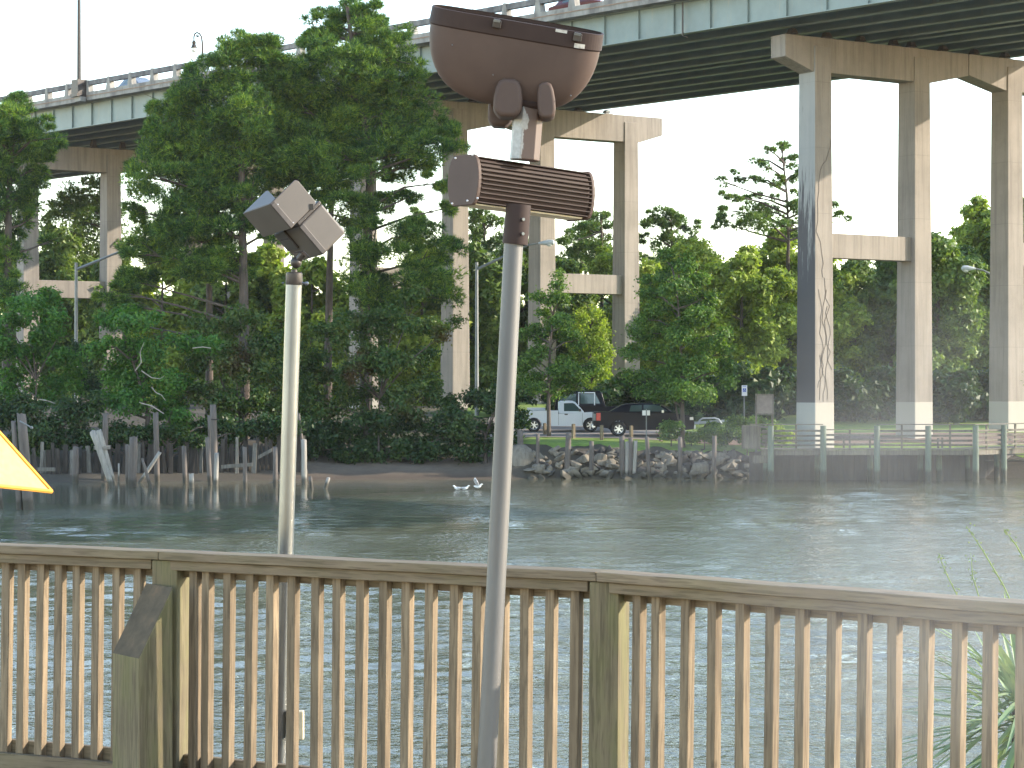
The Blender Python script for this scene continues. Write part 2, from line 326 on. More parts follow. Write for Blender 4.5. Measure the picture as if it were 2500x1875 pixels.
# ------------------------------------------------------------------ terrain
SX = [-400, -60, -25, -14, -8, -1, 1, 13, 30, 400]; SY = [112, 119, 121, 123.5, 125, 125.5, 126, 127, 127, 130]
def ground_z(X, Y):
    X = np.asarray(X, float); Y = np.asarray(Y, float); d = Y-np.interp(X, SX, SY)
    left = np.interp(d, [-30, -8, 0, 3, 8, 15, 30, 80, 400], [-2.5, -.9, 0, .75, 1.5, 2.4, 3.5, 4, 5])
    zb = np.interp(X, [1, 6, 13, 40], [2.0, 1.85, 1.5, 1.5])
    dd = [-30, -1.5, -.3, 1.2, 2.4, 5, 9, 14, 30, 80, 400]
    right = np.zeros_like(d); prof = [np.interp(d, dd, [-2.5, -.9, -.15, a-.55, a-.08, min(2.15, a+.36), 2.24, 2.4, 3.7, 4, 5]) for a in (1.5, 1.85, 2.0)]
    t = (zb-1.5)/.5; right = prof[0]*(1-t)+prof[2]*t
    k = np.clip((X+1.5)/2.5, 0, 1); k = k*k*(3-2*k)
    z = left*(1-k)+right*k
    return z+.06*np.sin(X*1.3+Y*.7)*np.sin(X*.37-Y*1.9)*np.clip((d-.3)/3, 0, 1)*(1-k*.7)
def gz(X, Y): return float(ground_z(X, Y))
def grid(xs, ys, zf, name, mat, smooth=True):
    X, Y = np.meshgrid(xs, ys); Z = zf(X, Y); v = np.stack([X, Y, Z], -1).reshape(-1, 3); nx, ny = len(xs), len(ys)
    i = np.arange(nx-1)[None]+np.arange(ny-1)[:, None]*nx; f = np.stack([i, i+1, i+nx+1, i+nx], -1).reshape(-1, 4)
    me = bpy.data.meshes.new(name); me.vertices.add(len(v)); me.vertices.foreach_set('co', v.ravel())
    me.loops.add(f.size); me.loops.foreach_set('vertex_index', f.ravel().astype(np.int32))
    me.polygons.add(len(f)); me.polygons.foreach_set('loop_start', np.arange(0, f.size, 4, dtype=np.int32))
    me.materials.append(mat); me.update(calc_edges=True); me.validate()
    if smooth: me.polygons.foreach_set('use_smooth', [True]*len(f))
    o = bpy.data.objects.new(name, me); COL.objects.link(o); return struct(o)
m, t, p = newmat('bank_soil_sand_and_litter'); GROUND = m; pos = worldpos(t)
g = N(t, 'ShaderNodeNewGeometry'); sp = N(t, 'ShaderNodeSeparateXYZ'); t.links.new(g.outputs['Position'], sp.inputs[0])
n = noise(t, pos, 1.3, 6, .65); fine = noise(t, pos, 8, 4, .7)
sand = mixc(t, n, (.105, .08, .058), (.18, .14, .105)); sand = mixc(t, ramp(t, noise(t, worldpos(t, (1, 1, 4)), 2.2, 4), [(.5, 0), (.65, .6)]), sand, (.10, .08, .06))
wet = N(t, 'ShaderNodeMapRange'); t.links.new(sp.outputs[2], wet.inputs[0]); wet.inputs[1].default_value = .10; wet.inputs[2].default_value = .45
sand = mixc(t, wet.outputs[0], (.075, .055, .04), sand)
soil = mixc(t, fine, (.05, .04, .03), (.12, .095, .06)); soil = mixc(t, ramp(t, n, [(.45, 0), (.6, .8)]), soil, (.05, .075, .025))
k = N(t, 'ShaderNodeMapRange'); t.links.new(math_(t, 'ADD', sp.outputs[2], math_(t, 'MULTIPLY', n, .8)), k.inputs[0]); k.inputs[1].default_value = 1.4; k.inputs[2].default_value = 1.9
mud = mixc(t, fine, (.03, .026, .02), (.085, .07, .05)); mr = N(t, 'ShaderNodeMapRange'); t.links.new(sp.outputs[0], mr.inputs[0]); mr.inputs[1].default_value = -1.2; mr.inputs[2].default_value = .6
m2 = N(t, 'ShaderNodeMapRange'); t.links.new(math_(t, 'ADD', sp.outputs[0], math_(t, 'MULTIPLY', n, 2.)), m2.inputs[0]); m2.inputs[1].default_value = -10.5; m2.inputs[2].default_value = -13.5
t.links.new(mixc(t, math_(t, 'MAXIMUM', mr.outputs[0], m2.outputs[0]), mixc(t, k.outputs[0], sand, soil), mud), p.inputs['Base Color']); p.inputs['Roughness'].default_value = .9; bump(t, p, fine, .5, .05)
xs = np.concatenate([np.linspace(-400, -62, 18), np.linspace(-60, 45, 211), np.linspace(48, 400, 16)])
ys = np.concatenate([np.linspace(95, 117, 8), np.linspace(118, 160, 106), np.linspace(163, 900, 30)])
grid(xs, ys, ground_z, 'ground', GROUND)
# lawn, parking lot, mulch as sheets over the ground
LAWN = nmat('mown_lawn', [(.3, (.10, .17, .025)), (.5, (.15, .23, .035)), (.72, (.21, .28, .05))], 2.5, .9, world=True, bs=.6, bd=.04)
MULCH = nmat('brown_mulch', [(.3, (.11, .07, .055)), (.7, (.22, .16, .12))], 9, .95, world=True, bs=.6, bd=.04)
def sheet(name, mat, edge0, edge1, x0, x1, dz, n=60, m=10):
    xs = np.linspace(x0, x1, n); rows = []
    for j in range(m): rows.append([(x, edge0(x)*(1-j/(m-1))+edge1(x)*(j/(m-1))) for x in xs])
    A = np.array(rows); Z = ground_z(A[..., 0], A[..., 1])+dz; v = np.concatenate([A, Z[..., None]], -1).reshape(-1, 3).tolist()
    f = [(j*n+i, j*n+i+1, (j+1)*n+i+1, (j+1)*n+i) for j in range(m-1) for i in range(n-1)]
    o = mesh_obj(name, v, f, mat); o.data.polygons.foreach_set('use_smooth', [True]*len(f)); return struct(o)
shr = lambda x: float(np.interp(x, SX, SY))
sheet('lawn', LAWN, lambda x: shr(x)+2.0+.35*math.sin(x*1.7)+.2*math.sin(x*4.1), lambda x: shr(x)+6.0, .2, 60, .02, 140, 14)
sheet('mulch_bed', MULCH, lambda x: shr(x)+4.2+.5*math.sin(x*.9), lambda x: shr(x)+9.5, 8.5, 60, .05, 80, 10)
sheet('parking_lot', ASPH, lambda x: shr(x)+5.2-.05*(x-1), lambda x: shr(x)+24, -1.5, 10.5, .035, 60, 40)
sheet('back_lawn', LAWN, lambda x: shr(x)+24, lambda x: shr(x)+60, -3, 60, .03, 60, 40)
sheet('river_walk_lawn', LAWN, lambda x: shr(x)+9.5, lambda x: shr(x)+24, 10.5, 60, .03, 60, 20)
# ------------------------------------------------------------------ water
m, t, p = newmat('brown_green_river_water'); WATER = m; pos = worldpos(t)
g = N(t, 'ShaderNodeNewGeometry'); sp = N(t, 'ShaderNodeSeparateXYZ'); t.links.new(g.outputs['Position'], sp.inputs[0])
big = noise(t, worldpos(t, (.045, .035, 1)), 1., 3, .5)
p.inputs['Base Color'].default_value = (.098, .100, .068, 1); p.inputs['Roughness'].default_value = .09; p.inputs['IOR'].default_value = 1.36
n1 = noise(t, worldpos(t, (1.05, 1.15, 1)), 1.5, 3, .5); n2 = noise(t, worldpos(t, (1.3, 1., 1)), 4.6, 3, .5); n0 = noise(t, worldpos(t, (.25, .6, 1)), .55, 2, .5)
wv = N(t, 'ShaderNodeTexWave', wave_type='BANDS', bands_direction='Y'); wv.inputs['Scale'].default_value = .35; wv.inputs['Distortion'].default_value = 7; wv.inputs['Detail'].default_value = 2; wv.inputs['Detail Scale'].default_value = .6
t.links.new(worldpos(t, (.25, 1, 1)), wv.inputs['Vector'])
hgt = math_(t, 'ADD', math_(t, 'MULTIPLY', n1, .06), math_(t, 'MULTIPLY', n2, .055)); hgt = math_(t, 'ADD', hgt, math_(t, 'MULTIPLY', wv.outputs['Fac'], .004))
# sheltered calm strip along the far bank, wind patches further out
ex = N(t, 'ShaderNodeMapRange', interpolation_type='SMOOTHSTEP'); t.links.new(sp.outputs[0], ex.inputs[0]); ex.inputs[1].default_value = -14; ex.inputs[2].default_value = 6; ex.inputs[3].default_value = 92; ex.inputs[4].default_value = 112
sh = math_(t, 'SUBTRACT', math_(t, 'MULTIPLY_ADD', big, 16., ex.outputs[0]), sp.outputs[1])
cr = N(t, 'ShaderNodeMapRange', interpolation_type='SMOOTHSTEP'); t.links.new(sh, cr.inputs[0]); cr.inputs[1].default_value = -2; cr.inputs[2].default_value = 4
pt = ramp(t, noise(t, worldpos(t, (.035, .10, 1)), 1, 4, .6), [(.38, .22), (.58, 1)])
st = math_(t, 'MULTIPLY_ADD', math_(t, 'MULTIPLY', cr.outputs[0], pt), .93, .05)
b = N(t, 'ShaderNodeBump'); b.inputs['Distance'].default_value = 1.; t.links.new(math_(t, 'MULTIPLY', hgt, st), b.inputs['Height']); b.inputs['Strength'].default_value = 1
t.links.new(b.outputs[0], p.inputs['Normal'])
def vnoise(X, Y, fx, fy, seed):
    r = np.random.default_rng(seed); T = r.random((64, 64)); x, y = X*fx+100, Y*fy+100; i, j = np.floor(x).astype(int), np.floor(y).astype(int); u, v = x-i, y-j; u = u*u*(3-2*u); v = v*v*(3-2*v)
    g_ = lambda a, b: T[a % 64, b % 64]; return (g_(i, j)*(1-u)+g_(i+1, j)*u)*(1-v)+(g_(i, j+1)*(1-u)+g_(i+1, j+1)*u)*v
def waves(X, Y):
    r = np.random.default_rng(5); Z = np.zeros_like(X)
    big_ = vnoise(X, Y, .05, .04, 1); pat = .6*vnoise(X, Y, .04, .11, 2)+.4*vnoise(X, Y, .11, .30, 3); lim = 92+20*np.clip((X+14)/20, 0, 1)+14*big_
    calm = np.clip((lim-Y)/6, 0, 1); calm = calm*calm*(3-2*calm); ex_ = np.clip((35.5-np.abs(X))/6, 0, 1)*np.clip((Y-20)/5, 0, 1)*np.clip((126-Y)/4, 0, 1); amp = (.10+.90*calm*(.25+.75*np.clip((pat-.30)/.3, 0, 1)))*ex_
    stepy = np.clip(.13+(Y-30)*.0042, .13, .5)
    for k in range(46):
        lam = .38*(6.0**(r.random()**1.5)); th = r.normal(0, .6)+math.pi/2+.2; st_ = .026*(1 if lam < 2 else .7); ph = r.random()*6.28; kx, ky = math.cos(th)*6.283/lam, math.sin(th)*6.283/lam
        wob = .6*np.sin(X*.23*(1+.3*math.sin(k))+k)+.6*np.sin(Y*.31+k*1.7); Z += st_*lam/6.283*np.sin(kx*X+ky*Y+ph+wob)*np.clip(lam/(2.6*stepy)-.45, 0, 1)*(.55+.9*vnoise(X, Y, .45/lam, .45/lam, 20+k))
    return Z*amp
xs = np.linspace(-36, 36, 330); ys = [16.]
while ys[-1] < 129: ys.append(ys[-1]+min(.5, max(.12, .10+(ys[-1]-28)*.0040)))
ys = np.array(ys); o = grid(xs, ys, waves, 'river_water', WATER)
m = MB(); X0, X1, Y0, Y1 = xs[0], xs[-1], ys[0], ys[-1]
m.add([(-450, -60, 0), (450, -60, 0), (450, Y0, 0), (-450, Y0, 0), (-450, Y1, 0), (450, Y1, 0), (450, 400, 0), (-450, 400, 0), (X0, Y0, 0), (X0, Y1, 0), (X1, Y0, 0), (X1, Y1, 0)], [(0, 1, 2, 10, 8, 3), (4, 9, 11, 5, 6, 7), (3, 8, 9, 4), (10, 2, 5, 11)])
struct(m.build('river_water', WATER))
# ------------------------------------------------------------------ bridge
DB = Vector((.671, -.741, 0)); NB = Vector((.741, .671, 0)); AB = R(34); CD = Vector((math.cos(AB), math.sin(AB), 0)); CN = Vector((math.sin(AB), -math.cos(AB), 0))
P0 = Vector((14.36, 126.8, 25.3))            # soffit of the near girder at the right-hand pier
ZS, ZG = 25.3, 27.15                          # girder soffit / slab underside
T0, T1 = -190, 62
def bp(tt, off, z): q = P0+DB*tt+NB*off; return Vector((q.x, q.y, z))
def beam(mb, t0, t1, o0, o1, z0, z1, mi=0):
    a = bp(t0, o0, z0); mb.para(a, DB*(t1-t0), NB*(o1-o0), Vector((0, 0, z1-z0)), mi)
def make_bridge(off, label, near):
    root = empty('road_bridge', bp(0, off, 0), label, 'bridge', 'bridge decks side by side')
    W = 10.2
    m = MB(); beam(m, T0, T1, off-1.0, off+W+1.0, ZG, ZG+.24); m.build('deck_slab', SLABM, root)
    m = MB(); beam(m, T0, T1, off-1.0, off-.55, ZG+.244, ZG+.62); m.build('curb', SLABM, root)
    m = MB(); beam(m, T0, T1, off-1.03, off-1.003, ZG+.30, ZG+.36); m.build('drip_edge', RUSTL, root)
    m = MB(); beam(m, T0, T1, off-.5, off+W+.5, ZG+.244, ZG+.30); m.build('road_surface', ROADM, root)
    m = MB(); beam(m, T0, T1, off-.95, off-.62, ZG+1.16, ZG+1.52); m.build('parapet_rail', PARAP, root)
    m = MB(); beam(m, T0, T1, off+W+.62, off+W+.95, ZG+1.16, ZG+1.52); m.build('parapet_rail', PARAP, root)
    m = MB(); beam(m, T0, T1, off+W+.6, off+W+.98, ZG+.244, ZG+.56); m.build('curb', SLABM, root)
    post = None; k = 0; tt = -118.
    while tt < 26:
        if post is None:
            m = MB(); a = bp(tt, off-.98, ZG+.622)
            m.prism([(0, 0), (.62, 0), (.42, .96), (.2, .96)], a, DB, Vector((0, 0, 1)), NB, .44); post = m.build('parapet_post', SLABM, root); post0 = tt
        else: inst(post, 'parapet_post', DB*(tt-post0), root)
        inst(post, 'parapet_post', DB*(tt-post0)+NB*(W+1.53), root); tt += 3.02
    for gi in range(5):
        o_ = off+gi*W/4; m = MB()
        beam(m, T0, T1, o_-.012, o_+.012, ZS+.05, ZG-.055); beam(m, T0, T1, o_-.24, o_+.24, ZS, ZS+.048); beam(m, T0, T1, o_-.20, o_+.20, ZG-.053, ZG-.002)
        gd = m.build('girder', STEEL, root)
        if gi == 0 and near:
            m = MB(); m.para(bp(-110, o_-.15, ZS+.052), DB*.03, NB*.135, Vector((0, 0, ZG-ZS-.11))); sf = m.build('stiffener', STEEL, gd); tt = -110
            while tt < 8: tt += 2.85; inst(sf, 'stiffener', DB*(tt+110), gd)
    m = MB(); tt = -150.
    while tt < 60:
        for gi in range(4):
            a, b_ = off+gi*W/4+.02, off+(gi+1)*W/4-.02
            m.para(bp(tt, a, ZS+.5), DB*.1, NB*(b_-a), Vector((0, 0, .9)))
        tt += 6.5
    m.build('cross_bracing', STEEL, root)['kind'] = 'stuff'
    return root
BA = make_bridge(0, 'near blue-green steel girder bridge deck crossing high over the river bank', True)
BB = make_bridge(11.6, 'far bridge deck running parallel behind the near one, seen from beneath', False)
# piers: (px of the four columns, depth of first, px rows)
def make_pier(root, pxs, Y1, ztop, zs, zbase, over, label_m, wtop=1.22, dtop=1.36, matlist=None, joint=True):
    x0 = (pxs[0]-1250)/F*Y1; base = Vector((x0, Y1, 0)); ls = []
    for px in pxs:
        k = (px-1250)/F; ls.append((k*base.y-base.x)/(CD.x-k*CD.y))
    obs = []
    ends = [ls[0]-over, ls[1]+over, ls[-1]+over]
    mid = (ls[1]+ls[2])/2 if len(ls) > 2 else ls[1]+over
    cd = dtop-.12
    pier = mesh_name = None
    # cap (with tapered cantilevers)
    def cap(l0, l1, zt0, zt1, mat, name):
        a, b = l0, l1; T = .70
        c0, c1 = [q for q in ls if a < q < b][0], [q for q in ls if a < q < b][-1]
        hz = 1.95
        poly = [(a, zt0), (b, zt1), (b, zt1-1.3), (c1+T, zt1-hz), (c0-T, zt0-hz), (a, zt0-1.25)]
        m = MB(); m.prism([(q[0], q[1]) for q in poly], base-CN*(-cd/2)*1, CD, Vector((0, 0, 1)), -CN, cd); return m.build(name, mat, root, bevel=.03)
    ca = cap(ends[0], mid-.02, ztop, ztop, CONC, 'pier_cap'); cb = None
    if len(ls) > 2: cb = cap(mid+.02, ls[-1]+over, ztop+.0, ztop, CONC, 'pier_cap')
    for i, l in enumerate(ls):
        c = base+CD*l; zt = ztop-.5; h = zt-zbase; m = MB()
        s0 = 1.20; m.box((c.x, c.y, zbase+h/2), (wtop*s0, dtop*s0, h), rotz(AB), taper=(1/s0, 1/s0))
        m.build('column', (matlist or {}).get(i, CONCB), root, bevel=.04)
    for i in range(0, len(ls)-1, 2):
        l0, l1 = ls[i]+wtop/2+.03, ls[i+1]-wtop/2-.03; m = MB(); a = base+CD*l0
        m.para(Vector((a.x, a.y, zs-1.4))-CN*.45, CD*(l1-l0), CN*.9, Vector((0, 0, 1.4))); m.build('strut', CONC, root, bevel=.03)
    # bearings on the caps
    for gi, off in enumerate([0, 2.55, 5.1, 7.65, 10.2, 11.6, 14.15, 16.7, 19.25, 21.8]):
        # intersection of girder line with cap line
        A = np.array([[DB.x, -CD.x], [DB.y, -CD.y]]); q = P0+NB*off; s_, l = np.linalg.solve(A, np.array([base.x-q.x, base.y-q.y]))
        if not (ends[0] < l < ls[-1]+over): continue
        c = base+CD*l; m = MB(); m.box((c.x, c.y, (ztop+ZS)/2+.02), (.5, .5, max(.05, ZS-ztop-.25)), rotz(AB), taper=(.6, .6)); m.box((c.x, c.y, ztop+.04), (.65, .65, .08), rotz(AB))
        m.build('bearing', GREYM if gi in (0, 9) else DARKM, root)  # inner bearings use dark metal to paint in the deck shade
    return base
for (pxs, Y1, zt, zs, zb, ov, grp, lab, ml) in (
    ((1990, 2232, 2458, 2690), 130, 24.75, 13.75, 1.2, 2.75, None, 'concrete bridge pier with tall square columns behind the boardwalk, left face stained black', {0: CONCD}),
    ((887, 1111, 1323, 1528), 156, 24.85, 13.15, 3.0, 2.9, None, 'four-column concrete bridge pier rising behind the parked trucks and the tallest pine', None),
    ((68, 270, 471, 668), 185, 24.5, 13.6, 3.2, 2.9, None, 'farthest concrete bridge pier, seen between the pines on the left', None)):
    r_ = empty('bridge_pier', ((pxs[0]-1250)/F*Y1, Y1, zb), lab, 'pier', 'concrete piers holding up the bridge')
    make_pier(r_, pxs, Y1, zt, zs, zb, ov, lab, matlist=ml)
# dead vine tracery on the lit face of the mould-stained column
cx0 = (1990-1250)/F*130; vr = empty('dead_vine', (cx0, 130, 1.2), 'dead brown vine stems clinging to the lit face of the mould-stained column', 'vine')
def fp(u, z): h = 1.36/2*(1.2-.2*(z-1.2)/23)+.015; q = Vector((cx0, 130, 0))+CD*u+CN*h; return Vector((q.x, q.y, z))
for pts in ([(.58, 19), (.2, 17.8), (-.35, 17.2), (-.5, 15.5), (-.45, 13.8), (-.1, 12), (.1, 10.8)], [(-.3, 4.3), (-.35, 6), (-.1, 7.2), (-.4, 8.5), (-.2, 9.8), (-.5, 10.9)], [(.2, 4.3), (.1, 5.6), (.35, 7), (.05, 8.3), (.3, 9.6), (.15, 11)], [(-.1, 4.2), (.05, 5.5), (-.25, 6.6), (.1, 7.9), (-.15, 9.2), (.2, 10.4), (0, 11.6)], [(.45, 6), (.3, 7.6), (.4, 8.8), (.1, 10)], [(-.45, 5), (-.2, 5.9), (-.45, 7.3)]):
    P_ = []
    for (a, b), (c, d) in zip(pts, pts[1:]): P_ += [fp(a+(c-a)*k/3+random.gauss(0, .08), b+(d-b)*k/3) for k in range(3)]
    m = MB(); m.tube(P_, .010, 4); m.build('stem', BARK, vr)
# service conduit and drain on the near girder
m = MB(); a = bp(-6.5, -.30, ZG-.1); m.tube([a, a+Vector((0, 0, -1.9)), a+Vector((.3, 0, -2.0))], .05, 6); tag(m.build('drain_pipe', DARKM), 'short dark drain pipe hanging on the bridge fascia left of the right-hand pier', 'pipe')
# tall dark pole and ornate lamp on the bridge
def online(px, off=-1.2):
    k = (px-1250)/F; q = P0+NB*off; tt = (k*q.y-q.x)/(DB.x-k*DB.y); return q+DB*tt, tt
q, tt = online(193, -1.35); r_ = empty('bridge_light_pole', (q.x, q.y, ZG), 'tall dark brown light pole bracketed to the outside of the bridge parapet', 'light pole')
m = MB(); m.tube([(q.x, q.y, ZG+1.2), (q.x, q.y, ZG+16)], [.17, .10], 10); m.build('pole', DARKM, r_)
m = MB(); m.box((q.x, q.y, ZG+1.05), (.95, .8, 1.1), rotz(-.83)); m.box((q.x, q.y, ZG+.38), (1.0, 1.0, .22), rotz(-.83)); m.build('base_box', DARKM, r_)
m = MB(); m.para(bp(tt-.3, -1.6, ZG-.1), DB*.9, NB*.5, Vector((0, 0, .36))); m.build('bracket', SLABM, r_)
q, tt = online(494, -.3); s = scl(q.y); r_ = empty('ornate_street_lamp', (q.x, q.y, ZG+.3), 'ornate black street lamp with a scrolled gooseneck arm on the bridge', 'street lamp')
def ap(px, py): return at(px, py, q.y)
pts = [Vector((q.x, q.y, ZG+.3)), ap(494.7, 150), ap(494, 105), ap(492, 90), ap(487, 82), ap(481, 79.5), ap(475.5, 82.5), ap(473.5, 90), ap(473.5, 100)]
m = MB(); m.tube(pts, [.12, .09, .07, .06, .06, .06, .06, .06, .05], 8); m.build('gooseneck_pole', DARKM, r_)
m = MB(); m.tube([ap(482+3.5*math.cos(a)*(1-a/12), 87+3.5*math.sin(a)*(1-a/12)) for a in np.linspace(0, 9, 22)], .035, 6); m.build('scroll', DARKM, r_)
m = MB(); m.tube([ap(473.5, 99), ap(473.5, 102), ap(473.5, 108), ap(473.5, 112), ap(473.5, 117)], [.06, .16, .13, .18, .24], 10); m.build('lantern', DARKM, r_)
m = MB(); m.sphere(ap(473.5, 121), .2, 10, 8, sc=(1, 1, 1.2)); m.build('globe', AMBL, r_, smooth=True)
# ------------------------------------------------------------------ near deck and railing
HR = .80
def rp(px, py): s_ = (py-937.5)/HR; return Vector(((px-1250)/s_, F/s_, 0))
RV = [rp(-420, 1312), rp(405, 1344), rp(1475, 1394), rp(2760, 1489)]; RV.append(RV[3]+(RV[3]-RV[2])*1.1)
ZR = EYE-HR; ZD = 3.22
def seg_at(i, px):
    a, d = RV[i], RV[i+1]-RV[i]; k = (px-1250)/F; u = (k*a.y-a.x)/(d.x-k*d.y); return a+d*u, u
LEAN = .0
rail = empty('deck_railing', (0, 10, ZD), 'weathered timber deck railing with square balusters above the water', 'railing')
dirs = [(RV[i+1]-RV[i]).normalized() for i in range(4)]; nrm = [Vector((-d.y, d.x, 0)) for d in dirs]   # nrm points away from the camera
def pl(i, off, z, u): q = RV[i]+(RV[i+1]-RV[i])*u+nrm[i]*off; q.z = z; return q
def joint(i, off, z):  # mitred corner point at vertex i
    if i == 0: q = RV[0]+nrm[0]*off
    elif i == 4: q = RV[4]+nrm[3]*off
    else:
        n = (nrm[i-1]+nrm[i]).normalized(); q = RV[i]+n*(off/n.dot(nrm[i]))
    q = q.copy(); q.z = z; return q
for i in range(4):
    L = (RV[i+1]-RV[i]).length
    def board(o0, o1, z0, z1, name, mitre=True, g0=.0, g1=.0):
        # own object with its origin at the segment start so the grain runs along x
        a = RV[i]; ang = math.atan2(dirs[i].y, dirs[i].x); loc = Vector((a.x, a.y, z0)); Mi = Matrix.Rotation(-ang, 3, 'Z'); vs = []
        n = 10; fs = []
        p00, p01, p10, p11 = joint(i, o0, 0), joint(i, o1, 0), joint(i+1, o0, 0), joint(i+1, o1, 0)
        for j in range(n+1):
            u = j/n; wz = .0012*math.sin(j*1.9+i*2)*(0 < j < n)
            A = p00.lerp(p10, g0+(1-g0-g1)*u); B = p01.lerp(p11, g0+(1-g0-g1)*u)
            for q, z in ((A, z0), (B, z0), (B, z1), (A, z1)):
                w_ = Mi @ (Vector((q.x, q.y, 0))-Vector((a.x, a.y, 0))); vs.append((w_.x, w_.y, z-z0+wz))
        for j in range(n):
            b = j*4
            for k in range(4): fs.append((b+k, b+(k+1) % 4, b+4+(k+1) % 4, b+4+k)[::-1])
        fs.append((0, 1, 2, 3)); fs.append((n*4+3, n*4+2, n*4+1, n*4))
        o = mesh_obj(name, vs, fs, WOODH, rail, bevel=.004); o.location = loc-rail.location; o.rotation_euler = (0, 0, ang); return o
    e = .0015/L
    board(-.062, .085, ZR-.041, ZR, 'cap_rail', g0=e, g1=e)
    gp = .056/L
    board(-.040, -.003, ZR-.089, ZR-.043, 'front_rail', g0=gp, g1=gp)
    board(.0415, .078, ZR-.128, ZR-.043, 'back_rail', g0=gp, g1=gp)
    board(.041, .078, ZD+.10, ZD+.20, 'bottom_rail', g0=gp, g1=gp)
    board(-.040, -.003, ZD+.06, ZD+.145, 'bottom_rail', g0=gp, g1=gp)
BAL = {0: [-375, -335, -295, -255, -215, -172, -128, -84, -40, 7, 47, 92, 137, 183, 230, 279, 331], 1: [468, 499, 550, 603, 656, 707, 766, 818, 873, 930, 986, 1041, 1101, 1158, 1219, 1277, 1337, 1398],
       2: [1548, 1596, 1666, 1733, 1803, 1873, 1948, 2022, 2099, 2174, 2247, 2327, 2406, 2487], 3: [2570, 2655, 2745, 2840]}
bal = None
for i, lst in BAL.items():
    ang = math.atan2(dirs[i].y, dirs[i].x)
    for px in lst:
        q, u = seg_at(i, px); q = q+nrm[i]*.0185
        if bal is None:
            m = MB(); h = ZR-.044-(ZD+.075); m.box((0, 0, h/2), (.044, .044, h)); bal = m.build('baluster', WOODR, rail, bevel=.0025, local=True); b_ = bal
        else: b_ = inst(bal, 'baluster', (0, 0, 0), rail)
        b_.location = Vector((q.x, q.y, ZD+.075))-rail.location; b_.rotation_euler = (R(random.uniform(-.15, .15)), R(.75+random.uniform(-.3, .3)), ang+R(random.uniform(-2, 2)))
for i, (vi, px) in enumerate(((1, 405), (2, 1475), (3, 2760), (0, 0))):
    q = RV[vi]; d = dirs[max(0, vi-1)] if vi else dirs[0]; ang = math.atan2(d.y, d.x)+(.12 if vi in (1, 2) else 0)
    m = MB(); h = ZR-.044-(ZD-1.2); m.box((0, 0, h/2), (.135, .135, h)); o = m.build('post', WOODG, rail, bevel=.006, local=True); o.location = Vector((q.x, q.y, ZD-1.2))+nrm[max(0, vi-1)]*.018-rail.location; o.rotation_euler = (0, R(.4), ang)
# stout cut-off timber in front of the left post
c0 = at(339, 1608, 10.72); b = R(40); d1 = Vector((math.cos(b), math.sin(b), 0)); d2 = Vector((-math.sin(b), math.cos(b), 0))
st = empty('stair_post', (c0.x, c0.y, ZD), 'stout algae-green timber post with a steeply slanted top before the railing', 'post')
zc = c0.z; L1, L2 = .185, .245
m = MB(); v = [c0, c0+d1*L1, c0+d1*L1+d2*L2, c0+d2*L2]; low = [Vector((q.x, q.y, ZD-.02)) for q in v]; top = [c0, c0+d1*L1+Vector((0, 0, .325)), c0+d1*L1+d2*L2+Vector((0, 0, .33)), c0+d2*L2+Vector((0, 0, .005))]
m.add(low+top, [(3, 2, 1, 0), (4, 5, 6, 7), (0, 1, 5, 4), (1, 2, 6, 5), (2, 3, 7, 6), (3, 0, 4, 7)]); m.m[1] = 1; m.build('timber', [WOODG, SLANTW], st, bevel=.006)
DECKB = wood('worn_deck_board', (.25, .19, .14), (.42, .34, .27), 12, axis=0)
deck = bpy.data.objects.new('deck', None); COL.objects.link(deck); deck.location = (0, 8, ZD); struct(deck)
dd = dirs[1]; nn = nrm[1]; ang = math.atan2(dd.y, dd.x); src = None
for k in range(64):
    o_ = .16-k*.145; c = RV[1].lerp(RV[2], .5)+nn*o_+dd*(.0+1.2*math.sin(k*2.3)*.0)
    if src is None: m = MB(); m.box((0, 0, 0), (13, .139, .038)); src = m.build('deck_board', DECKB, deck, bevel=.004, local=True); b_ = src
    else: b_ = inst(src, 'deck_board', (0, 0, 0), deck)
    b_.location = Vector((c.x, c.y, ZD-.02))-deck.location; b_.rotation_euler = (0, 0, ang)
m = MB(); c = RV[1].lerp(RV[2], .5)+nn*.12; m.box((c.x, c.y, ZD-.17), (12.5, .04, .24), rotz(ang)); m.build('rim_joist', WOODH, deck)
for k in range(5):
    for j in range(3):
        c = RV[1].lerp(RV[2], .5)+nn*(.0-j*3)+dd*(-5.5+k*2.8); m = MB(); m.tube([(c.x, c.y, -1.5), (c.x, c.y, ZD-.30)], .14, 10); m.build('deck_pile', PILE, deck)
# ------------------------------------------------------------------ flood lights on poles
YL = 9.2; SL = scl(YL)
def lp(px, py, dy=0): return at(px, py, YL+dy)
root = empty('floodlight', lp(1184, 1930), 'large brown bowl-shaped floodlight on a finned box and leaning steel pole', 'floodlight', 'floodlights on the deck')
b0, b1 = lp(1182, 1990, -.12), lp(1255.5, 560); m = MB(); m.tube([b0, b0.lerp(b1, .5), b1], [.0385, .0385, .0385], 28, cap=True); m.build('pole', GALVO, root, smooth=True)
ax = (b1-b0).normalized()
m = MB(); c0, c1 = lp(1257.5, 597), lp(1266, 500); m.tube([c0, c0.lerp(c1, .06), c1], [.0500, .0515, .0500], 28); m.build('slip_fitter', BROWN, root, smooth=True)
for (px, py) in ((1276, 536), (1275, 571)):
    m = MB(); q = lp(px, py, -.046); m.tube([q, q+Vector((.004, -.012, 0))], [.0075, .0065], 6); m.build('set_screw', GALV, root)
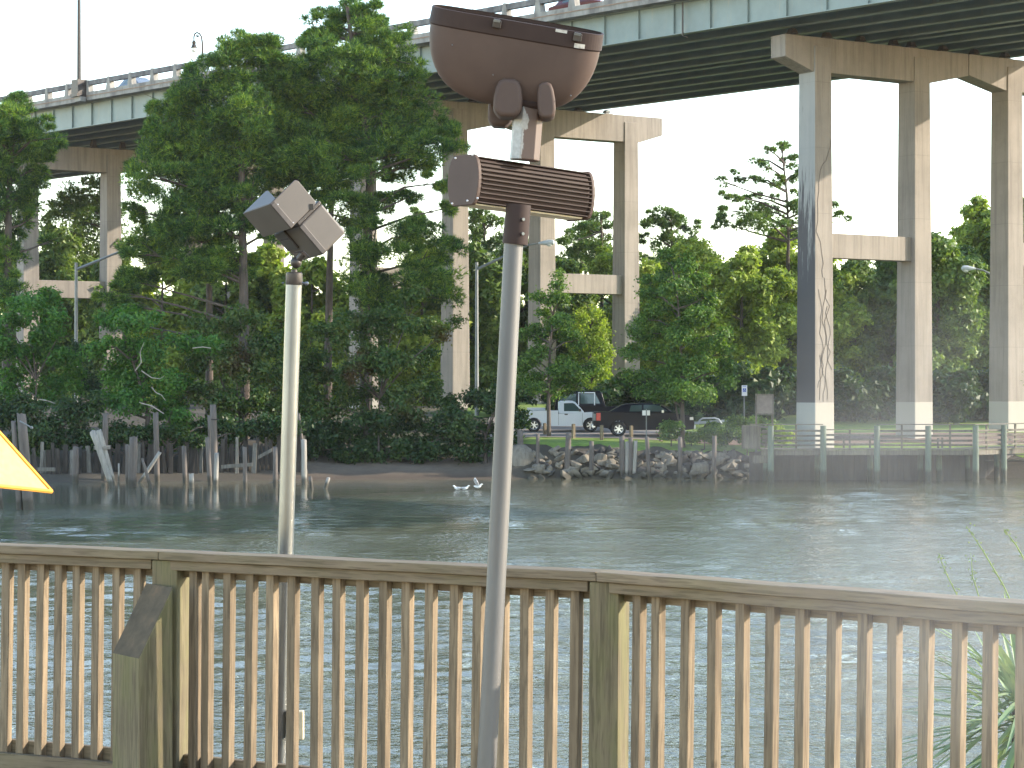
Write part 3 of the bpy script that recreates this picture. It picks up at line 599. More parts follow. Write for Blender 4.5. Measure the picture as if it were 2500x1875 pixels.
# ballast box
bx = Vector((math.cos(R(43)), math.sin(R(43)), -.045)).normalized(); by = Vector((math.sin(R(43)), -math.cos(R(43)), 0)); bz = bx.cross(by)*-1
if bz.z < 0: bz = -bz
le = lp(1130, 440, 0)                                  # centre of the left end plate
prof = []
for a in np.linspace(-1, 1, 11): prof.append((.055+.045*math.cos(a*1.35)-.01, .098*math.sin(a*1.45)/math.sin(1.45)))
prof += [(-x, y) for x, y in prof[::-1]]
def mkprof(k): return [(x*k, y*k) for x, y in prof]
LB = .66
m = MB(); m.prism(mkprof(.93), le+bx*.02, by, bz, bx, LB-.04); m.build('ballast_box', BROWN, root, bevel=.003)
m = MB(); m.prism(mkprof(1.04), le, by, bz, bx, .018); m.build('end_plate', BROWNS, root, bevel=.003)
m = MB(); m.prism(mkprof(1.04), le+bx*(LB-.018), by, bz, bx, .018); m.build('end_plate', BROWNS, root, bevel=.003)
for k in range(11):
    y = -.090+k*.018; q = le+bx*.02+bz*y; rr = .055+.045*math.cos(y/.098*1.35)-.01
    m = MB(); m.para(q+by*(rr*.93-.004), bx*(LB-.04), by*.020, bz*.0035); m.build('fin', BROWN, root)
m = MB(); m.para(le+bx*.03-bz*.099-by*.05, bx*(LB-.06), by*.10, bz*.006); m.build('bottom_cover', CREAM, root)
for (px, py) in ((1104, 497), (1141, 490), (1166, 484), (1112, 386), (1153, 378)):
    m = MB(); q = lp(px, py, -.085); m.sphere(q, .0045, 6, 4); m.build('screw', CHROME, root)
# neck
nb, ntp = lp(1281, 392, .10), lp(1294, 222, .10); up = (ntp-nb).normalized(); hx = [(-.058, -.02), (-.030, -.052), (.030, -.052), (.058, -.02), (.058, .035), (-.058, .035)]
m = MB(); e1 = Vector((math.cos(R(12)), math.sin(R(12)), 0)); e2 = Vector((-math.sin(R(12)), math.cos(R(12)), 0)); o_ = nb
vsn = [Vector((x, y, 0)) for x, y in hx]; h = (ntp-nb).length
mm = MB(); mm.prism(hx, (0, 0, 0), (1, 0, 0), (0, 1, 0), (0, 0, 1), h); nk = mm.build('neck', WORN, root, bevel=.004, local=True); nk.location = nb-root.location; xa = (Vector((1, .15, 0))-up*up.x).normalized(); nk.rotation_euler = Matrix((xa, up.cross(xa), up)).transposed().to_euler()
# knuckle lobes
def lobe(pa, pb, w, dep, y0, name='knuckle'):
    m = MB(); a, b = lp(*pa, y0), lp(*pb, y0); d = (b-a); n = 14; prof = [(math.cos(t), math.sin(t)) for t in np.linspace(0, 2*math.pi, n, endpoint=False)]
    L = d.length/2; m.prism([(x*w*(1-.10*y), y*L) for x, y in [(math.copysign(abs(x)**.6, x), math.copysign(abs(y)**.75, y)) for x, y in prof]], (a+b)/2+Vector((0, -dep/2, 0)), Vector((d.z, 0, -d.x)).normalized(), d.normalized(), Vector((0, 1, 0)), dep); return m.build(name, BROWNS, root, bevel=.018, smooth=True, seg=4)
lobe((1238, 290), (1243, 196), .058, .15, .05); lobe((1336, 294), (1330, 204), .036, .15, .05); lobe((1219, 312), (1224, 222), .050, .13, .24)
m = MB(); a, b = lp(1238, 245, .06), lp(1342, 258, .06); m.tube([a, b], .024, 12); m.build('pivot_pin', BROWN, root)
# bowl housing
bc = lp(1262, 68, .10); tl, tf = R(9.6), R(12)
Mb = Matrix.Rotation(tl, 3, 'Y') @ Matrix.Rotation(tf, 3, 'X')
def ringpt(a, b, th, z, e=.52):
    c, s_ = math.cos(th), math.sin(th); return Vector((a*math.copysign(abs(c)**e, c), b*math.copysign(abs(s_)**e, s_), z))
def shell(name, zs, A, B, mat, close=True, **kw):
    n = 72; m = MB(); vs = []
    for z, a, b in zs: vs += [bc+Mb @ ringpt(a*A, b*B, 2*math.pi*j/n, z) for j in range(n)]
    fs = [(i*n+j, (i+1)*n+j, (i+1)*n+(j+1) % n, i*n+(j+1) % n) for i in range(len(zs)-1) for j in range(n)]
    if close: fs.append(tuple((len(zs)-1)*n+j for j in range(n))[::-1])
    m.add(vs, fs); return m.build(name, mat, root, **kw)
pr = []
for k in range(15):
    t_ = k/14*.97; zz = -.035-.285*math.sin(t_*math.pi/2); q_ = math.cos(t_*math.pi/2); pr.append((zz, max(.06, q_**.62), max(.10, q_**.5)))
bowl = shell('bowl', pr, .348, .165, BROWNS, smooth=True)
shell('rim_band', [(.035, .985, .97), (.033, 1.01, 1.015), (-.030, 1.018, 1.03), (-.036, 1.0, 1.0)], .348, .165, BROWN, close=False)
n = 72; m = MB(); m.add([bc+Mb @ ringpt(.340, .158, 2*math.pi*j/n, .018) for j in range(n)], [tuple(range(n))]); m.build('lens', GLASSM, root)
for th, nm in ((R(-93), 'latch'), (R(-60), 'latch')):
    q = bc+Mb @ ringpt(.356, .176, th, .012); m = MB(); m.box(q, (.034, .02, .03), Mb); m.build('latch', DARKM, root, bevel=.003); m = MB(); m.box(q+Vector((0, -.008, .012)), (.026, .02, .010), Mb); m.build('latch_clip', GALV, root)
for (fx, fz) in ((-.24, -.10), (-.06, -.19), (.26, -.22)):
    q = bc+Mb @ Vector((fx, -.165, fz)); m = MB(); m.sphere(q, .0035, 6, 4); m.build('bolt', GALV, root)
for (th0, th1, z0_, z1_) in ((-62, -50, -.030, -.012), (-78, -70, .020, .032)):
    m = MB(); P_ = [bc+Mb @ (ringpt(.348*1.024, .165*1.036, R(th0+(th1-th0)*k/6), z)) for z in (z0_, z1_) for k in range(7)]; m.add(P_, [(k, k+1, 8+k, 7+k) for k in range(6)]); m.build('worn_patch', WORNP, root)
m = MB(); q = lp(1290, 210, .02); m.tube([q, q+Vector((.02, 0, .004))], .005, 6); m.build('tie_bolt', GALV, root)
# --- twin box flood light (left)
YT = 12.0
def tp(zx, zy, dy=0): return at(550+zx/4.74, 400+zy/4.74, YT+dy)
r2 = empty('twin_floodlight', at(676, 2000, YT), 'taupe twin-box floodlight on a shiny galvanised pole standing outside the railing', 'floodlight', 'floodlights on the deck')
a, b = at(676, 2020, YT-.02), at(717.5, 690, YT); m = MB(); m.tube([a, b], .0415, 28); m.build('pole', GALV, r2, smooth=True)
m = MB(); q0, q1 = tp(797, 1405), tp(797, 1268); m.tube([q0, q0.lerp(q1, .1), q1, q1+Vector((0, 0, .006))], [.0415, .0455, .043, .036], 24); m.build('collar', DARKM, r2, smooth=True)
m = MB(); m.tube([tp(680, 1380, -.03), tp(655, 1380, -.03)], .006, 6); m.tube([tp(885, 1378, -.03), tp(940, 1384, -.03)], .006, 6); m.sphere(tp(942, 1384, -.03), .011, 8, 6); m.build('clamp_bolt', GALV, r2)
m = MB(); m.tube([tp(797, 1270), tp(797, 1225)], .016, 12); m.sphere(tp(818, 1142), .030, 16, 10); m.tube([tp(818, 1142), tp(905, 1040, -.02)], [.017, .02], 12); m.build('ball_joint', DARKM, r2, smooth=True)
def unit(x, d, u): return Vector((x, d, u)).normalized()
u_ = Vector((.497, -.865, .0745)); v_ = Vector((.615, .29, -.735)); w_ = Vector((.614, .41, .676))
A0 = tp(200, 575, .18)
m = MB(); m.para(A0, u_*.352, v_*.169, w_*.007); m.build('lamp_front', TAUPE, r2, bevel=.003)
m = MB(); m.prism([(0, .008), (0, .184), (.02, .188), (.349, .048), (.351, .008)], A0, u_, w_, v_, .007); m.build('visor', TAUPE, r2, bevel=.003)
m = MB(); m.prism([(0, 0), (.169, 0), (.169, .196), (.158, .207), (.014, .207), (0, .193)], A0+u_*.353, v_, w_, u_, .008); m.build('end_panel', TAUPE, r2, bevel=.004)
m = MB(); m.para(A0+v_*.162+w_*.008, u_*.352, v_*.007, w_*.176); m.build('lamp_base', TAUPE, r2, bevel=.003)
m = MB(); m.para(A0+v_*.03+w_*.03+u_*.02, u_*.32, v_*.125, w_*.05); m.build('reflector', DARKM, r2, bevel=.01)
m = MB(); m.para(A0+u_*.352-w_*.0012+v_*.006, u_*.012, v_*.157, w_*.030); m.build('edge_shade_strip', DARKM, r2, bevel=.003)  # dark strip stands for the shade on the rounded box edge
B0 = A0+v_*.190+w_*.050+u_*.02
m = MB(); m.para(B0, u_*.32, v_*.205, w_*.188); m.build('lamp_box', TAUPE, r2, bevel=.014, seg=3)
m = MB(); m.para(B0-v_*.018+u_*.18+w_*.006, u_*.14, v_*.02, w_*.18); m.build('band', DARKM, r2, bevel=.004)
m = MB(); m.para(B0+u_*.312-w_*.0012+v_*.008, u_*.012, v_*.19, w_*.030); m.build('edge_shade_strip', DARKM, r2, bevel=.003)  # same painted edge shade on the lower box
m = MB(); m.para(B0+u_*.02-w_*.012, u_*.13, v_*.12, w_*.014); m.build('bracket_plate', DARKM, r2, bevel=.004)
m = MB(); m.tube([tp(795, 1030, -.03), tp(900, 1012, -.03), tp(975, 1080, -.03)], .0045, 6); m.tube([tp(640, 885, -.0), tp(735, 868, -.0)], .004, 6); m.build('guard_wire', DARKM, r2)
for sgn in (.03, .155):
    m = MB(); m.sphere(A0+u_*.362+v_*sgn+w_*.03, .004, 6, 4); m.build('screw', CHROME, r2)
m = MB(); m.box(A0+u_*.36+v_*.165+w_*.17, (.018, .02, .03)); m.build('latch', DARKM, r2)
bxp = at(722, 1770, YT-.06); m = MB(); m.box(bxp, (.085, .05, .150)); ob = m.build('conduit_box', CREAM, r2, bevel=.006)
m = MB(); m.box(at(717, 1793, YT-.10), (.022, .03, .03)); m.build('switch', SIGNW, ob, bevel=.004)
# ------------------------------------------------------------------ umbrella corner
YU = 5.0; tip = at(126, 1200, YU); RU = 1.35; cen = Vector((tip.x-RU, YU, tip.z)); apex = cen+Vector((0, 0, 1.52))
um = empty('patio_umbrella', (cen.x, cen.y, ZD), 'bright yellow patio umbrella, one sunlit corner reaching in at the left edge', 'umbrella')
m = MB(); vs = []; nr = 8; ns = 6
for k in range(6):
    a0, a1 = math.pi/3*k, math.pi/3*(k+1); c0_, c1_ = [cen+Vector((RU*math.cos(a), RU*math.sin(a), -.04*(k % 2))) for a in (a0, a1)]
    if k == 0: c0_ = tip.copy()
    if k == 5: c1_ = tip.copy()
    c0_ = cen+Vector((RU*math.cos(a0), RU*math.sin(a0), 0)); c1_ = cen+Vector((RU*math.cos(a1), RU*math.sin(a1), 0))
    P = [[None]*(ns+1) for _ in range(nr+1)]
    for i in range(nr+1):
        for j in range(ns+1):
            u, v = i/nr, j/ns; e = c0_.lerp(c1_, v); sag = 4*v*(1-v)
            q = apex.lerp(e, u); q = q+(cen-q)*(.055*sag*u)+Vector((0, 0, .05*sag*u**3)); P[i][j] = q
    n0 = len(m.v); flat = [q for row in P for q in row]
    fs = [(i*(ns+1)+j, (i+1)*(ns+1)+j, (i+1)*(ns+1)+j+1, i*(ns+1)+j+1) for i in range(nr) for j in range(ns)]
    m.add(flat, fs)
cn = m.build('canopy', UMB, um, smooth=True)
for k in range(6):
    a0 = math.pi/3*k; e = cen+Vector((RU*math.cos(a0), RU*math.sin(a0), 0)); m = MB(); m.tube([apex-Vector((0, 0, .05)), e+Vector((-.10*math.cos(a0), -.10*math.sin(a0), .06))], .006, 6); m.build('rib', WOODH, um)
EDGE_GLOW = nmat('orange_edge_glow', [(.3, (.62, .26, .03)), (.7, (.72, .34, .05))], 9, .8, bs=0)  # orange colour stands in for light glowing at the canopy edges
for k in range(6):
    a0, a1 = math.pi/3*k, math.pi/3*(k+1); e0, e1 = [cen+Vector((RU*math.cos(a), RU*math.sin(a), 0)) for a in (a0, a1)]; P_ = []
    for j in range(9): v = j/8; sag = 4*v*(1-v); q = e0.lerp(e1, v); P_.append(q+(cen-q)*(.055*sag)+Vector((0, 0, .05*sag)))
    m = MB(); m.tube(P_, .0045, 5); m.build('edge_glow_strip', EDGE_GLOW, um); m = MB(); m.tube([apex, apex.lerp(e0, .5), e0], .0045, 5); m.build('ridge_glow_strip', EDGE_GLOW, um)  # thin tubes carry the painted orange glow along edges and ridges
m = MB(); m.tube([(cen.x, cen.y, ZD), apex], .02, 10); m.build('pole', WOODH, um)
# ------------------------------------------------------------------ yucca behind the rail
YY = 11.6; yc = at(2505, 1725, YY); yu = empty('yucca', (yc.x, yc.y, 1.0), 'spiky yucca with long green blades and seed stalks outside the right-hand railing', 'plant')
def blade(m, o, d, L, w, droop, fold=.35):
    d = d.normalized(); side = d.cross(Vector((0, 0, 1)));
    side = Vector((1, 0, 0)) if side.length < .1 else side.normalized(); nn_ = side.cross(d); n = 7; vs = []
    for i in range(n+1):
        u = i/n; c = o+d*(L*u)+Vector((0, 0, -droop*u*u*L)); ww = w*(.55+.9*u if u < .4 else .91*(1-(u-.4)/.6)**.8)+.001
        vs += [c-side*ww, c+nn_*(-ww*fold), c+side*ww]
    fs = []
    for i in range(n): b = i*3; fs += [(b, b+1, b+4, b+3), (b+1, b+2, b+5, b+4)]
    m.add(vs, fs)
for k in range(95):
    a = random.uniform(0, 2*math.pi) if k > 46 else random.uniform(R(150), R(250)); e = random.uniform(-.65, 1.1); d = Vector((math.cos(a)*math.cos(e), math.sin(a)*math.cos(e)*.8, math.sin(e)))
    m = MB(); blade(m, yc+Vector((0, 0, random.uniform(-.16, .10)))+d*.04, d, random.uniform(.55, .82), random.uniform(.015, .024), random.uniform(0, .25)); m.build('blade', L_PALM, yu)
m = MB(); m.tube([(yc.x, yc.y, -.5), yc], [.09, .07], 10); m.build('stem', BARK, yu)
def stalk(pts, r=.004):
    m = MB(); P = [at(x, y, YY) for x, y in pts]; m.tube(P, [r]*(len(P)-1)+[.001], 5); 
    for i in range(26):
        q = P[-2].lerp(P[-1], random.random()) if random.random() < .6 else P[-3].lerp(P[-2], random.random()); m.sphere(q+Vector((random.gauss(0, .012), random.gauss(0, .012), random.gauss(0, .01))), .0045, 5, 3)
    m.build('seed_stalk', L_WILLOW, yu)
stalk([(2510, 1560), (2450, 1430), (2400, 1345), (2360, 1285)]); stalk([(2480, 1640), (2350, 1480), (2310, 1400), (2290, 1350)], .003); stalk([(2520, 1640), (2400, 1490), (2375, 1410), (2370, 1350)], .003); stalk([(2560, 1560), (2520, 1400), (2480, 1330), (2450, 1290)])
# ------------------------------------------------------------------ pilings in the water
def base_Y(yb): return EYE*F/(yb-937.5)
PG = 'old pilings standing off the left bank'
def piling(top, bot, w, label, mat=None, group=PG, Y=None, wb=None, zb=-1.2, rope=False, name='piling', ragged=True):
    Y = Y or base_Y(bot[1]); s = scl(Y); a, b = at(*bot, Y), at(*top, Y); d = (b-a).normalized(); a2 = a+d*((zb-a.z)/d.z)
    r = w/2/s; rb = (wb or w*1.1)/2/s; m = MB(); n = 10; k = 6; pts = [a2.lerp(b, i/k) for i in range(k+1)]; rad = [rb+(r-rb)*i/k for i in range(k+1)]
    m.tube(pts, rad, n, wob=.05)
    if ragged:  # splintered, uneven top
        for j in range(n): q = Vector(m.v[k*n+j]); q.z += random.uniform(-.12, .05)*min(1, r*6); m.v[k*n+j] = tuple(q)
    o = m.build(name, mat or PILE, smooth=False); o.data.polygons.foreach_set('use_smooth', [len(p.vertices) == 4 for p in o.data.polygons])
    # move origin to the foot
    off = Vector(a2); 
    for vv in o.data.vertices: vv.co -= off
    o.location = off; tag(o, label, 'piling', group)
    if rope:
        rm = MB(); q = at(238+10, 1094, Y-.1)
        for z in (-.05, 0, .05, .09): rm.tube([q+Vector((x, -.22 if abs(x) < .35 else .2, z+.08*x)) for x in (-.38, -.3, 0, .3, .42)]+[q+Vector((.42, .2, z)), q+Vector((-.38, .2, z)), q+Vector((-.38, -.05, z))], .022, 5)
        o2 = rm.build('rope', BARKP); tag(o2, 'frayed grey rope lashing the two leaning pilings together', 'rope')
    return o
piling((52, 1009), (70, 1244), 23, 'thick tapering piling partly hidden by the yellow umbrella corner', wb=30)
piling((33, 1028), (48, 1244), 12, 'thin split piling left of the thick one behind the yellow umbrella', wb=18)
piling((-6, 1140), (2, 1240), 12, 'piling cut off by the left picture edge below the yellow umbrella')
piling((258, 1009), (254, 1176), 14, 'tall upright piling directly behind the roped leaning pair')
piling((226, 1051), (274, 1190), 15, 'pale leaning piling, left one of the roped pair', PILEP, wb=13)
piling((241, 1049), (279, 1181), 13, 'leaning piling, right one of the roped pair', PILEP, wb=11, rope=True)
piling((326, 1064), (323, 1190), 20, 'thick flat-topped piling left of the crossed timbers')
piling((311, 1085), (312, 1183), 10, 'dark narrow piling half hidden behind the thick flat-topped one')
piling((380, 1006), (384, 1177), 14, 'tall round piling that the crossed timber leans on', wb=13)
piling((391, 1103), (341, 1179), 9, 'slanting timber of the cross, leaning right against the tall piling', PILEP, name='leaning_timber')
piling((347, 1118), (368, 1192), 6, 'pointed timber of the cross, leaning left', name='leaning_timber', wb=13)
piling((185, 1091), (184, 1180), 15, 'dark broken piling between the umbrella and the roped pair')
piling((290, 1131), (290, 1177), 4, 'thin white stake between the roped pair and the thick piling', PILEP, name='stake')
piling((449, 1089), (452, 1182), 11, 'dark slim piling below the leafy tree edge')
piling((467, 1156), (468, 1191), 12, 'low white-capped stump piling', PILEP)
piling((520, 986), (525, 1180), 16, 'tallest piling of the cluster, with an iron band near its top', wb=17)
piling((511, 1013), (514, 1176), 9, 'slimmer piling tucked behind the tallest one')
piling((506, 1067), (513, 1184), 11, 'pale-topped piling on the left side of the tallest cluster')
piling((529, 1106), (527, 1187), 11, 'short split piling at the right foot of the tallest one', PILEP)
piling((597, 1091), (599, 1196), 10, 'knobbly piling standing midway to the shiny lamp pole')
piling((672, 1091), (672, 1191), 11, 'slim piling with lit right edge just left of the shiny lamp pole')
piling((729, 1010), (748, 1170), 7, 'long pointed piling leaning out from behind the shiny lamp pole', wb=12)
piling((742, 1073), (743, 1182), 13, 'forked pale piling just right of the shiny lamp pole', PILEP)
piling((757, 1163), (761, 1196), 9, 'rotten short stump right of the forked piling')
piling((802, 1165), (794, 1194), 9, 'rotten leaning stump farthest right off the sand beach', PILEP)
m = MB(); Yb = base_Y(1180); a = at(525, 1024, Yb-.15); m.tube([a-Vector((.21, 0, 0)), a+Vector((.21, 0, .0))], .035, 6); tag(m.build('iron_band', DARKM), 'dark iron band around the tallest piling', 'band')
m = MB(); a, b = at(48, 1028, 94.5), at(77, 1044, 94.5); m.tube([a, b], .035, 6); m.sphere(b, .07, 6, 4); tag(m.build('iron_bolt', GREYM), 'long iron bolt sticking out of the thick piling above the umbrella', 'bolt')
for (x0, y0, x1, y1, l) in ((640, 1183, 690, 1172, 'thin pale plank floating at the foot of the slim piling'), (1113, 1196.5, 1160, 1197, 'thin floating reed between the gulls')):
    Yb = base_Y((y0+y1)/2); m = MB(); m.tube([at(x0, y0, Yb), at(x1, y1, Yb-.2)], .05 if x0 < 900 else .02, 6); tag(m.build('driftwood', PILEL), l, 'driftwood')
# bulkhead of old planks behind
def plank_run(px0, px1, y0, y1, label, dens=1.0, Yp=None):
    c = at((px0+px1)/2, 1150, 124); Yc = float(np.interp(c.x, SX, SY))+1.6 if Yp is None else Yp
    root = empty('timber_bulkhead', (c.x, Yc, .3), label, 'retaining wall', 'old plank bulkheads on the left bank'); px = px0
    while px < px1:
        w = random.choice((9, 11, 13, 16)); X = (px-1250)/F*Yc; Yq = float(np.interp(X, SX, SY))+1.6 if Yp is None else Yp
        if random.random() < dens:
            s = scl(Yq); tl_ = random.gauss(0, .05); top = random.uniform(y0, y1); b = at(px+w/2, 1168, Yq+random.uniform(-.2, .3)); h = (1168-top)/s+.4; b.z = .05
            m = MB(); m.box((0, 0, h/2), (w/s*.9, .07, h), taper=(random.uniform(.75, 1), 1)); o = m.build('plank', PILEW if random.random() < .7 else PILEL, root, bevel=.01, seg=1, local=True)
            o.location = b-root.location; o.rotation_euler = (random.gauss(0, .05), tl_, random.gauss(0, .15))
        px += w+random.choice((0, 0, 1, 1, 3))
    return root
r_ = plank_run(78, 420, 1092, 1120, 'ragged weathered plank bulkhead in shade behind the pilings on the left', .93)
r_ = plank_run(430, 740, 1070, 1105, 'broken grey plank bulkhead with leaning boards behind the tallest piling', .88)
r_ = plank_run(835, 910, 1066, 1078, 'short pale plank bulkhead at the back of the sand beach', 1, 132.5)
for (x0, y0, x1, y1, l, Yq) in ((540, 1140, 616, 1134, 'horizontal timber wale across the broken bulkhead', 122.6), (630, 1117, 664, 1098, 'slanting brace board on the broken bulkhead', 123.2), (92, 1146, 136, 1146, 'horizontal timber across the shaded bulkhead', 119.5), (929, 1080, 890, 1149, 'grey timber leaning on the bulkhead at the back of the sand beach', 129.5)):
    m = MB(); a, b = at(x0, y0, Yq), at(x1, y1, Yq); m.para(a-Vector((0, .05, .1)), b-a, Vector((0, .1, 0)), Vector((0, 0, .20))); tag(m.build('timber_beam', PILEL, bevel=.01), l, 'timber')
# pilings along the rock bank
G2 = 'square posts along the riprap bank'
for (t_, b_, w, l, mt) in (((1313, 1058), (1312, 1146), 9, 'narrow grey post second from the round concrete block', PILE), ((1388, 1058), (1385, 1136), 14, 'broad double post in front of the white truck gap', PILE), ((1444, 1078), (1444, 1148), 11, 'dark short post beside the big flat slab', PILE),
        ((1518, 1062), (1519, 1158), 13, 'broad post at the left of the splintered pile bundle', PILE), ((1531, 1078), (1530, 1156), 10, 'white-streaked splintered pile, left in the bundle', PILEP), ((1540, 1068), (1538, 1158), 12, 'splintered pile in the middle of the bundle', PILE), ((1552, 1074), (1548, 1156), 10, 'white-streaked splintered pile, right in the bundle', PILEP),
        ((1579, 1065), (1584, 1150), 10, 'tilted post just right of the splintered bundle', PILE), ((1660, 1067), (1661, 1150), 11, 'square post in front of the park tree trunk', PILE), ((1744, 1064), (1743, 1150), 11, 'square post nearest the boardwalk on the rock bank', PILE), ((1270, 1050), (1270, 1100), 15, 'post stub on top of the round concrete block', PILE)):
    piling(t_, b_, w, l, mt, G2, Y=126.3+(t_[0] < 1300)*1.0, wb=w, zb=-.4, name='bank_post')
m = MB(); c = at(1268, 1118, 127.2); m.sphere((c.x, c.y, .75), 1.0, 14, 9, sc=(.98, .8, 1.12)); ob = m.build('concrete_block', ROCK, smooth=True)
for v in ob.data.vertices: v.co += Vector((random.gauss(0, .02), random.gauss(0, .02), random.gauss(0, .02)))
tag(ob, 'big rounded concrete block at the left end of the rock bank', 'concrete block')
# rocks
def rock(c, sx, sy, sz, seed, mat, rot):
    rr = random.Random(seed); bm = bmesh.new()
    for i in range(15):
        v = Vector((rr.uniform(-1, 1), rr.uniform(-1, 1), rr.uniform(-1, 1))); v = v.normalized()*rr.uniform(.75, 1.05); v = Vector((math.copysign(abs(v.x)**.7, v.x)*sx, math.copysign(abs(v.y)**.7, v.y)*sy, math.copysign(abs(v.z)**.7, v.z)*sz)); bm.verts.new(v)
    bmesh.ops.convex_hull(bm, input=bm.verts); bmesh.ops.delete(bm, geom=[v for v in bm.verts if not v.link_faces], context='VERTS')
    me = bpy.data.meshes.new('riprap_rock'); bm.to_mesh(me); bm.free(); me.materials.append(mat); o = bpy.data.objects.new('riprap_rock', me); COL.objects.link(o); o.location = c; o.rotation_euler = rot
    b = o.modifiers.new('bevel', 'BEVEL'); b.width = .02; b.segments = 1; return o
marks = [(1268, 'the round concrete block'), (1312, 'the narrow grey post'), (1386, 'the broad double post'), (1444, 'the dark short post'), (1535, 'the splintered pile bundle'), (1582, 'the tilted post'), (1660, 'the post before the park tree'), (1744, 'the post nearest the boardwalk'), (1860, 'the first boardwalk pile')]
seen = {}
spots = [(1468, 1125, 40, 42, 0), (1492, 1135, 30, 36, .1), (1395, 1148, 40, 22, .0), (1365, 1135, 38, 12, .7), (1430, 1110, 34, 12, .6), (1710, 1145, 60, 38, 0), (1612, 1140, 26, 28, .2), (1640, 1128, 34, 24, -.1), (1668, 1160, 40, 20, 0), (1707, 1117, 22, 14, .2), (1560, 1135, 40, 16, .8), (1640, 1105, 26, 14, 0), (1325, 1130, 30, 16, -.6), (1400, 1105, 30, 14, .5), (1500, 1097, 34, 10, .1), (1495, 1108, 34, 8, -.2), (1780, 1145, 36, 10, 0), (1830, 1138, 26, 12, .2), (1800, 1152, 50, 8, .1), (1350, 1105, 26, 20, .3), (1335, 1152, 34, 14, 0), (1440, 1155, 36, 16, 0), (1680, 1105, 30, 14, 0), (1760, 1120, 26, 22, -.3), (1770, 1098, 12, 18, .2), (1735, 1108, 22, 16, 0), (1850, 1100, 26, 8, .1)]
for i in range(170):
    px = random.uniform(1292, 1885); py = random.uniform(1104 if px > 1600 else 1098, 1178); spots.append((px, py, random.uniform(18, 44), random.uniform(10, 26), random.uniform(-.7, .7)))
for i, (px, py, wd, hh, tlt) in enumerate(spots):
    u = (1178-py)/98; Yq = float(np.interp((px-1250)/F*127, SX, SY))-.6+2.4*max(0, min(1, u)); c = at(px, py, Yq); s = scl(Yq); sz = hh/2/s; z_ = gz(c.x, c.y)
    c.z = max(min(c.z, z_+sz*.8+.12), z_-.05); mat = ROCKD if (i > 27 and random.random() < .38) else ROCK
    o = rock(c, wd/2/s, max(.18, wd/3/s), sz, i, mat, (random.uniform(-.3, .3), -tlt, random.uniform(-.5, .5)))
    mk = min(marks, key=lambda q: abs(q[0]-px)); side = 'left of' if px < mk[0] else 'right of'; row = 'low at the waterline' if py > 1148 else ('halfway up the bank' if py > 1118 else 'high on the bank')
    szw = 'large' if wd > 32 else ('mid-sized' if wd > 19 else 'small'); shp = 'flat slab' if hh < wd*.42 else ('upright boulder' if hh > wd*.85 else 'blocky rock')
    tn = 'dark' if mat is ROCKD else 'tan'; lab = f'{szw} {tn} {shp} {row}, {side} {mk[1]}'; tag(o, lab, 'rock', 'riprap rocks on the right-hand bank')
# ------------------------------------------------------------------ boardwalk
YB = 121.5; sB = scl(YB); zD = at(0, 1096, YB).z; zT = at(0, 1035, YB).z
bw = empty('boardwalk', at(1860, 1180, YB), 'weathered timber boardwalk on green treated piles along the right bank', 'boardwalk')
turn = at(2376, 1096, YB); dirR = Vector((.72, .69, 0)); endR = turn+dirR*9; L0 = at(1858, 1096, YB)
def bwp(u):  # u metres from the left end, bends away after the turn
    tl_ = (turn-L0).length
    return (L0+Vector((1, 0, 0))*u, Vector((1, 0, 0))) if u <= tl_ else (turn+dirR*(u-tl_), dirR)
TL = (turn-L0).length; piles = [(px-1858)/sB for px in (1881, 2009, 2140, 2265, 2376)]+[TL+2.6, TL+5.4]
mids = [(px-1858)/sB for px in (1944, 2075, 2202, 2320)]+[TL+1.3, TL+4.0, TL+6.8]
def bwbox(u0, u1, o0, o1, z0, z1, name, mat, parent=bw):
    a, d = bwp((u0+u1)/2); nrm_ = Vector((-d.y, d.x, 0)); c = a+nrm_*((o0+o1)/2); L = u1-u0; m = MB(); m.box((0, 0, 0), (L, o1-o0, z1-z0)); ob = m.build(name, mat, None, bevel=.008, seg=1)
    ob.parent = parent; ob.location = Vector((c.x, c.y, (z0+z1)/2))-parent.location; ob.rotation_euler = (0, 0, math.atan2(d.y, d.x)); return ob
ends = [0]+piles+[TL+8]; W_ = 2.3
for u in piles:
    a, d = bwp(u); nn_ = Vector((-d.y, d.x, 0)); m = MB(); q = a-nn_*.16; m.tube([(q.x, q.y, -1.5), (q.x, q.y, zT-.09)], [.17, .16], 12); m.build('pile', PILEG, bw, smooth=True)
    q = a+nn_*(W_-.1); m = MB(); m.tube([(q.x, q.y, -1.5), (q.x, q.y, zD-.05)], [.16, .15], 10); m.build('pile', PILEG, bw, smooth=True)
for i in range(len(ends)-1):
    u0, u1 = ends[i]+.0, ends[i+1]; low = (i == 2); top = zT-(.28 if low else 0)
    if i == 5: pass
    for (rail_top, o0, o1) in ((top, -.14, .06),): bwbox(u0, u1-.003, o0, o1, rail_top-.05, rail_top, 'top_rail', BWW)
    for k, hh in enumerate(((zT-.36), (zT-.62), (zT-.88), (zT-1.12)) if not low else ((zT-.58), (zT-.82), (zT-1.08))): bwbox(u0+.05, u1-.05, -.03, .01, hh-.06, hh+.05, 'rail_board', BWW)
    bwbox(u0, u1-.003, -.07, -.02, zD-.33, zD-.06, 'stringer', BWW)
    nb_ = int((u1-u0)/.15)
for u in mids: bwbox(u-.05, u+.05, -.012+.024, .10, zD-.25, zT-.052-(.28 if 3.0 < u < 5.9 and u < TL else 0), 'rail_post', BWW)
for u in [x-.0 for x in piles[:5:2]]+mids[1:5:2]:   # landward rail
    bwbox(u-.05, u+.05, W_-.1, W_, zD, zD+.55, 'toe_post', BWW)
src = None; u = .07
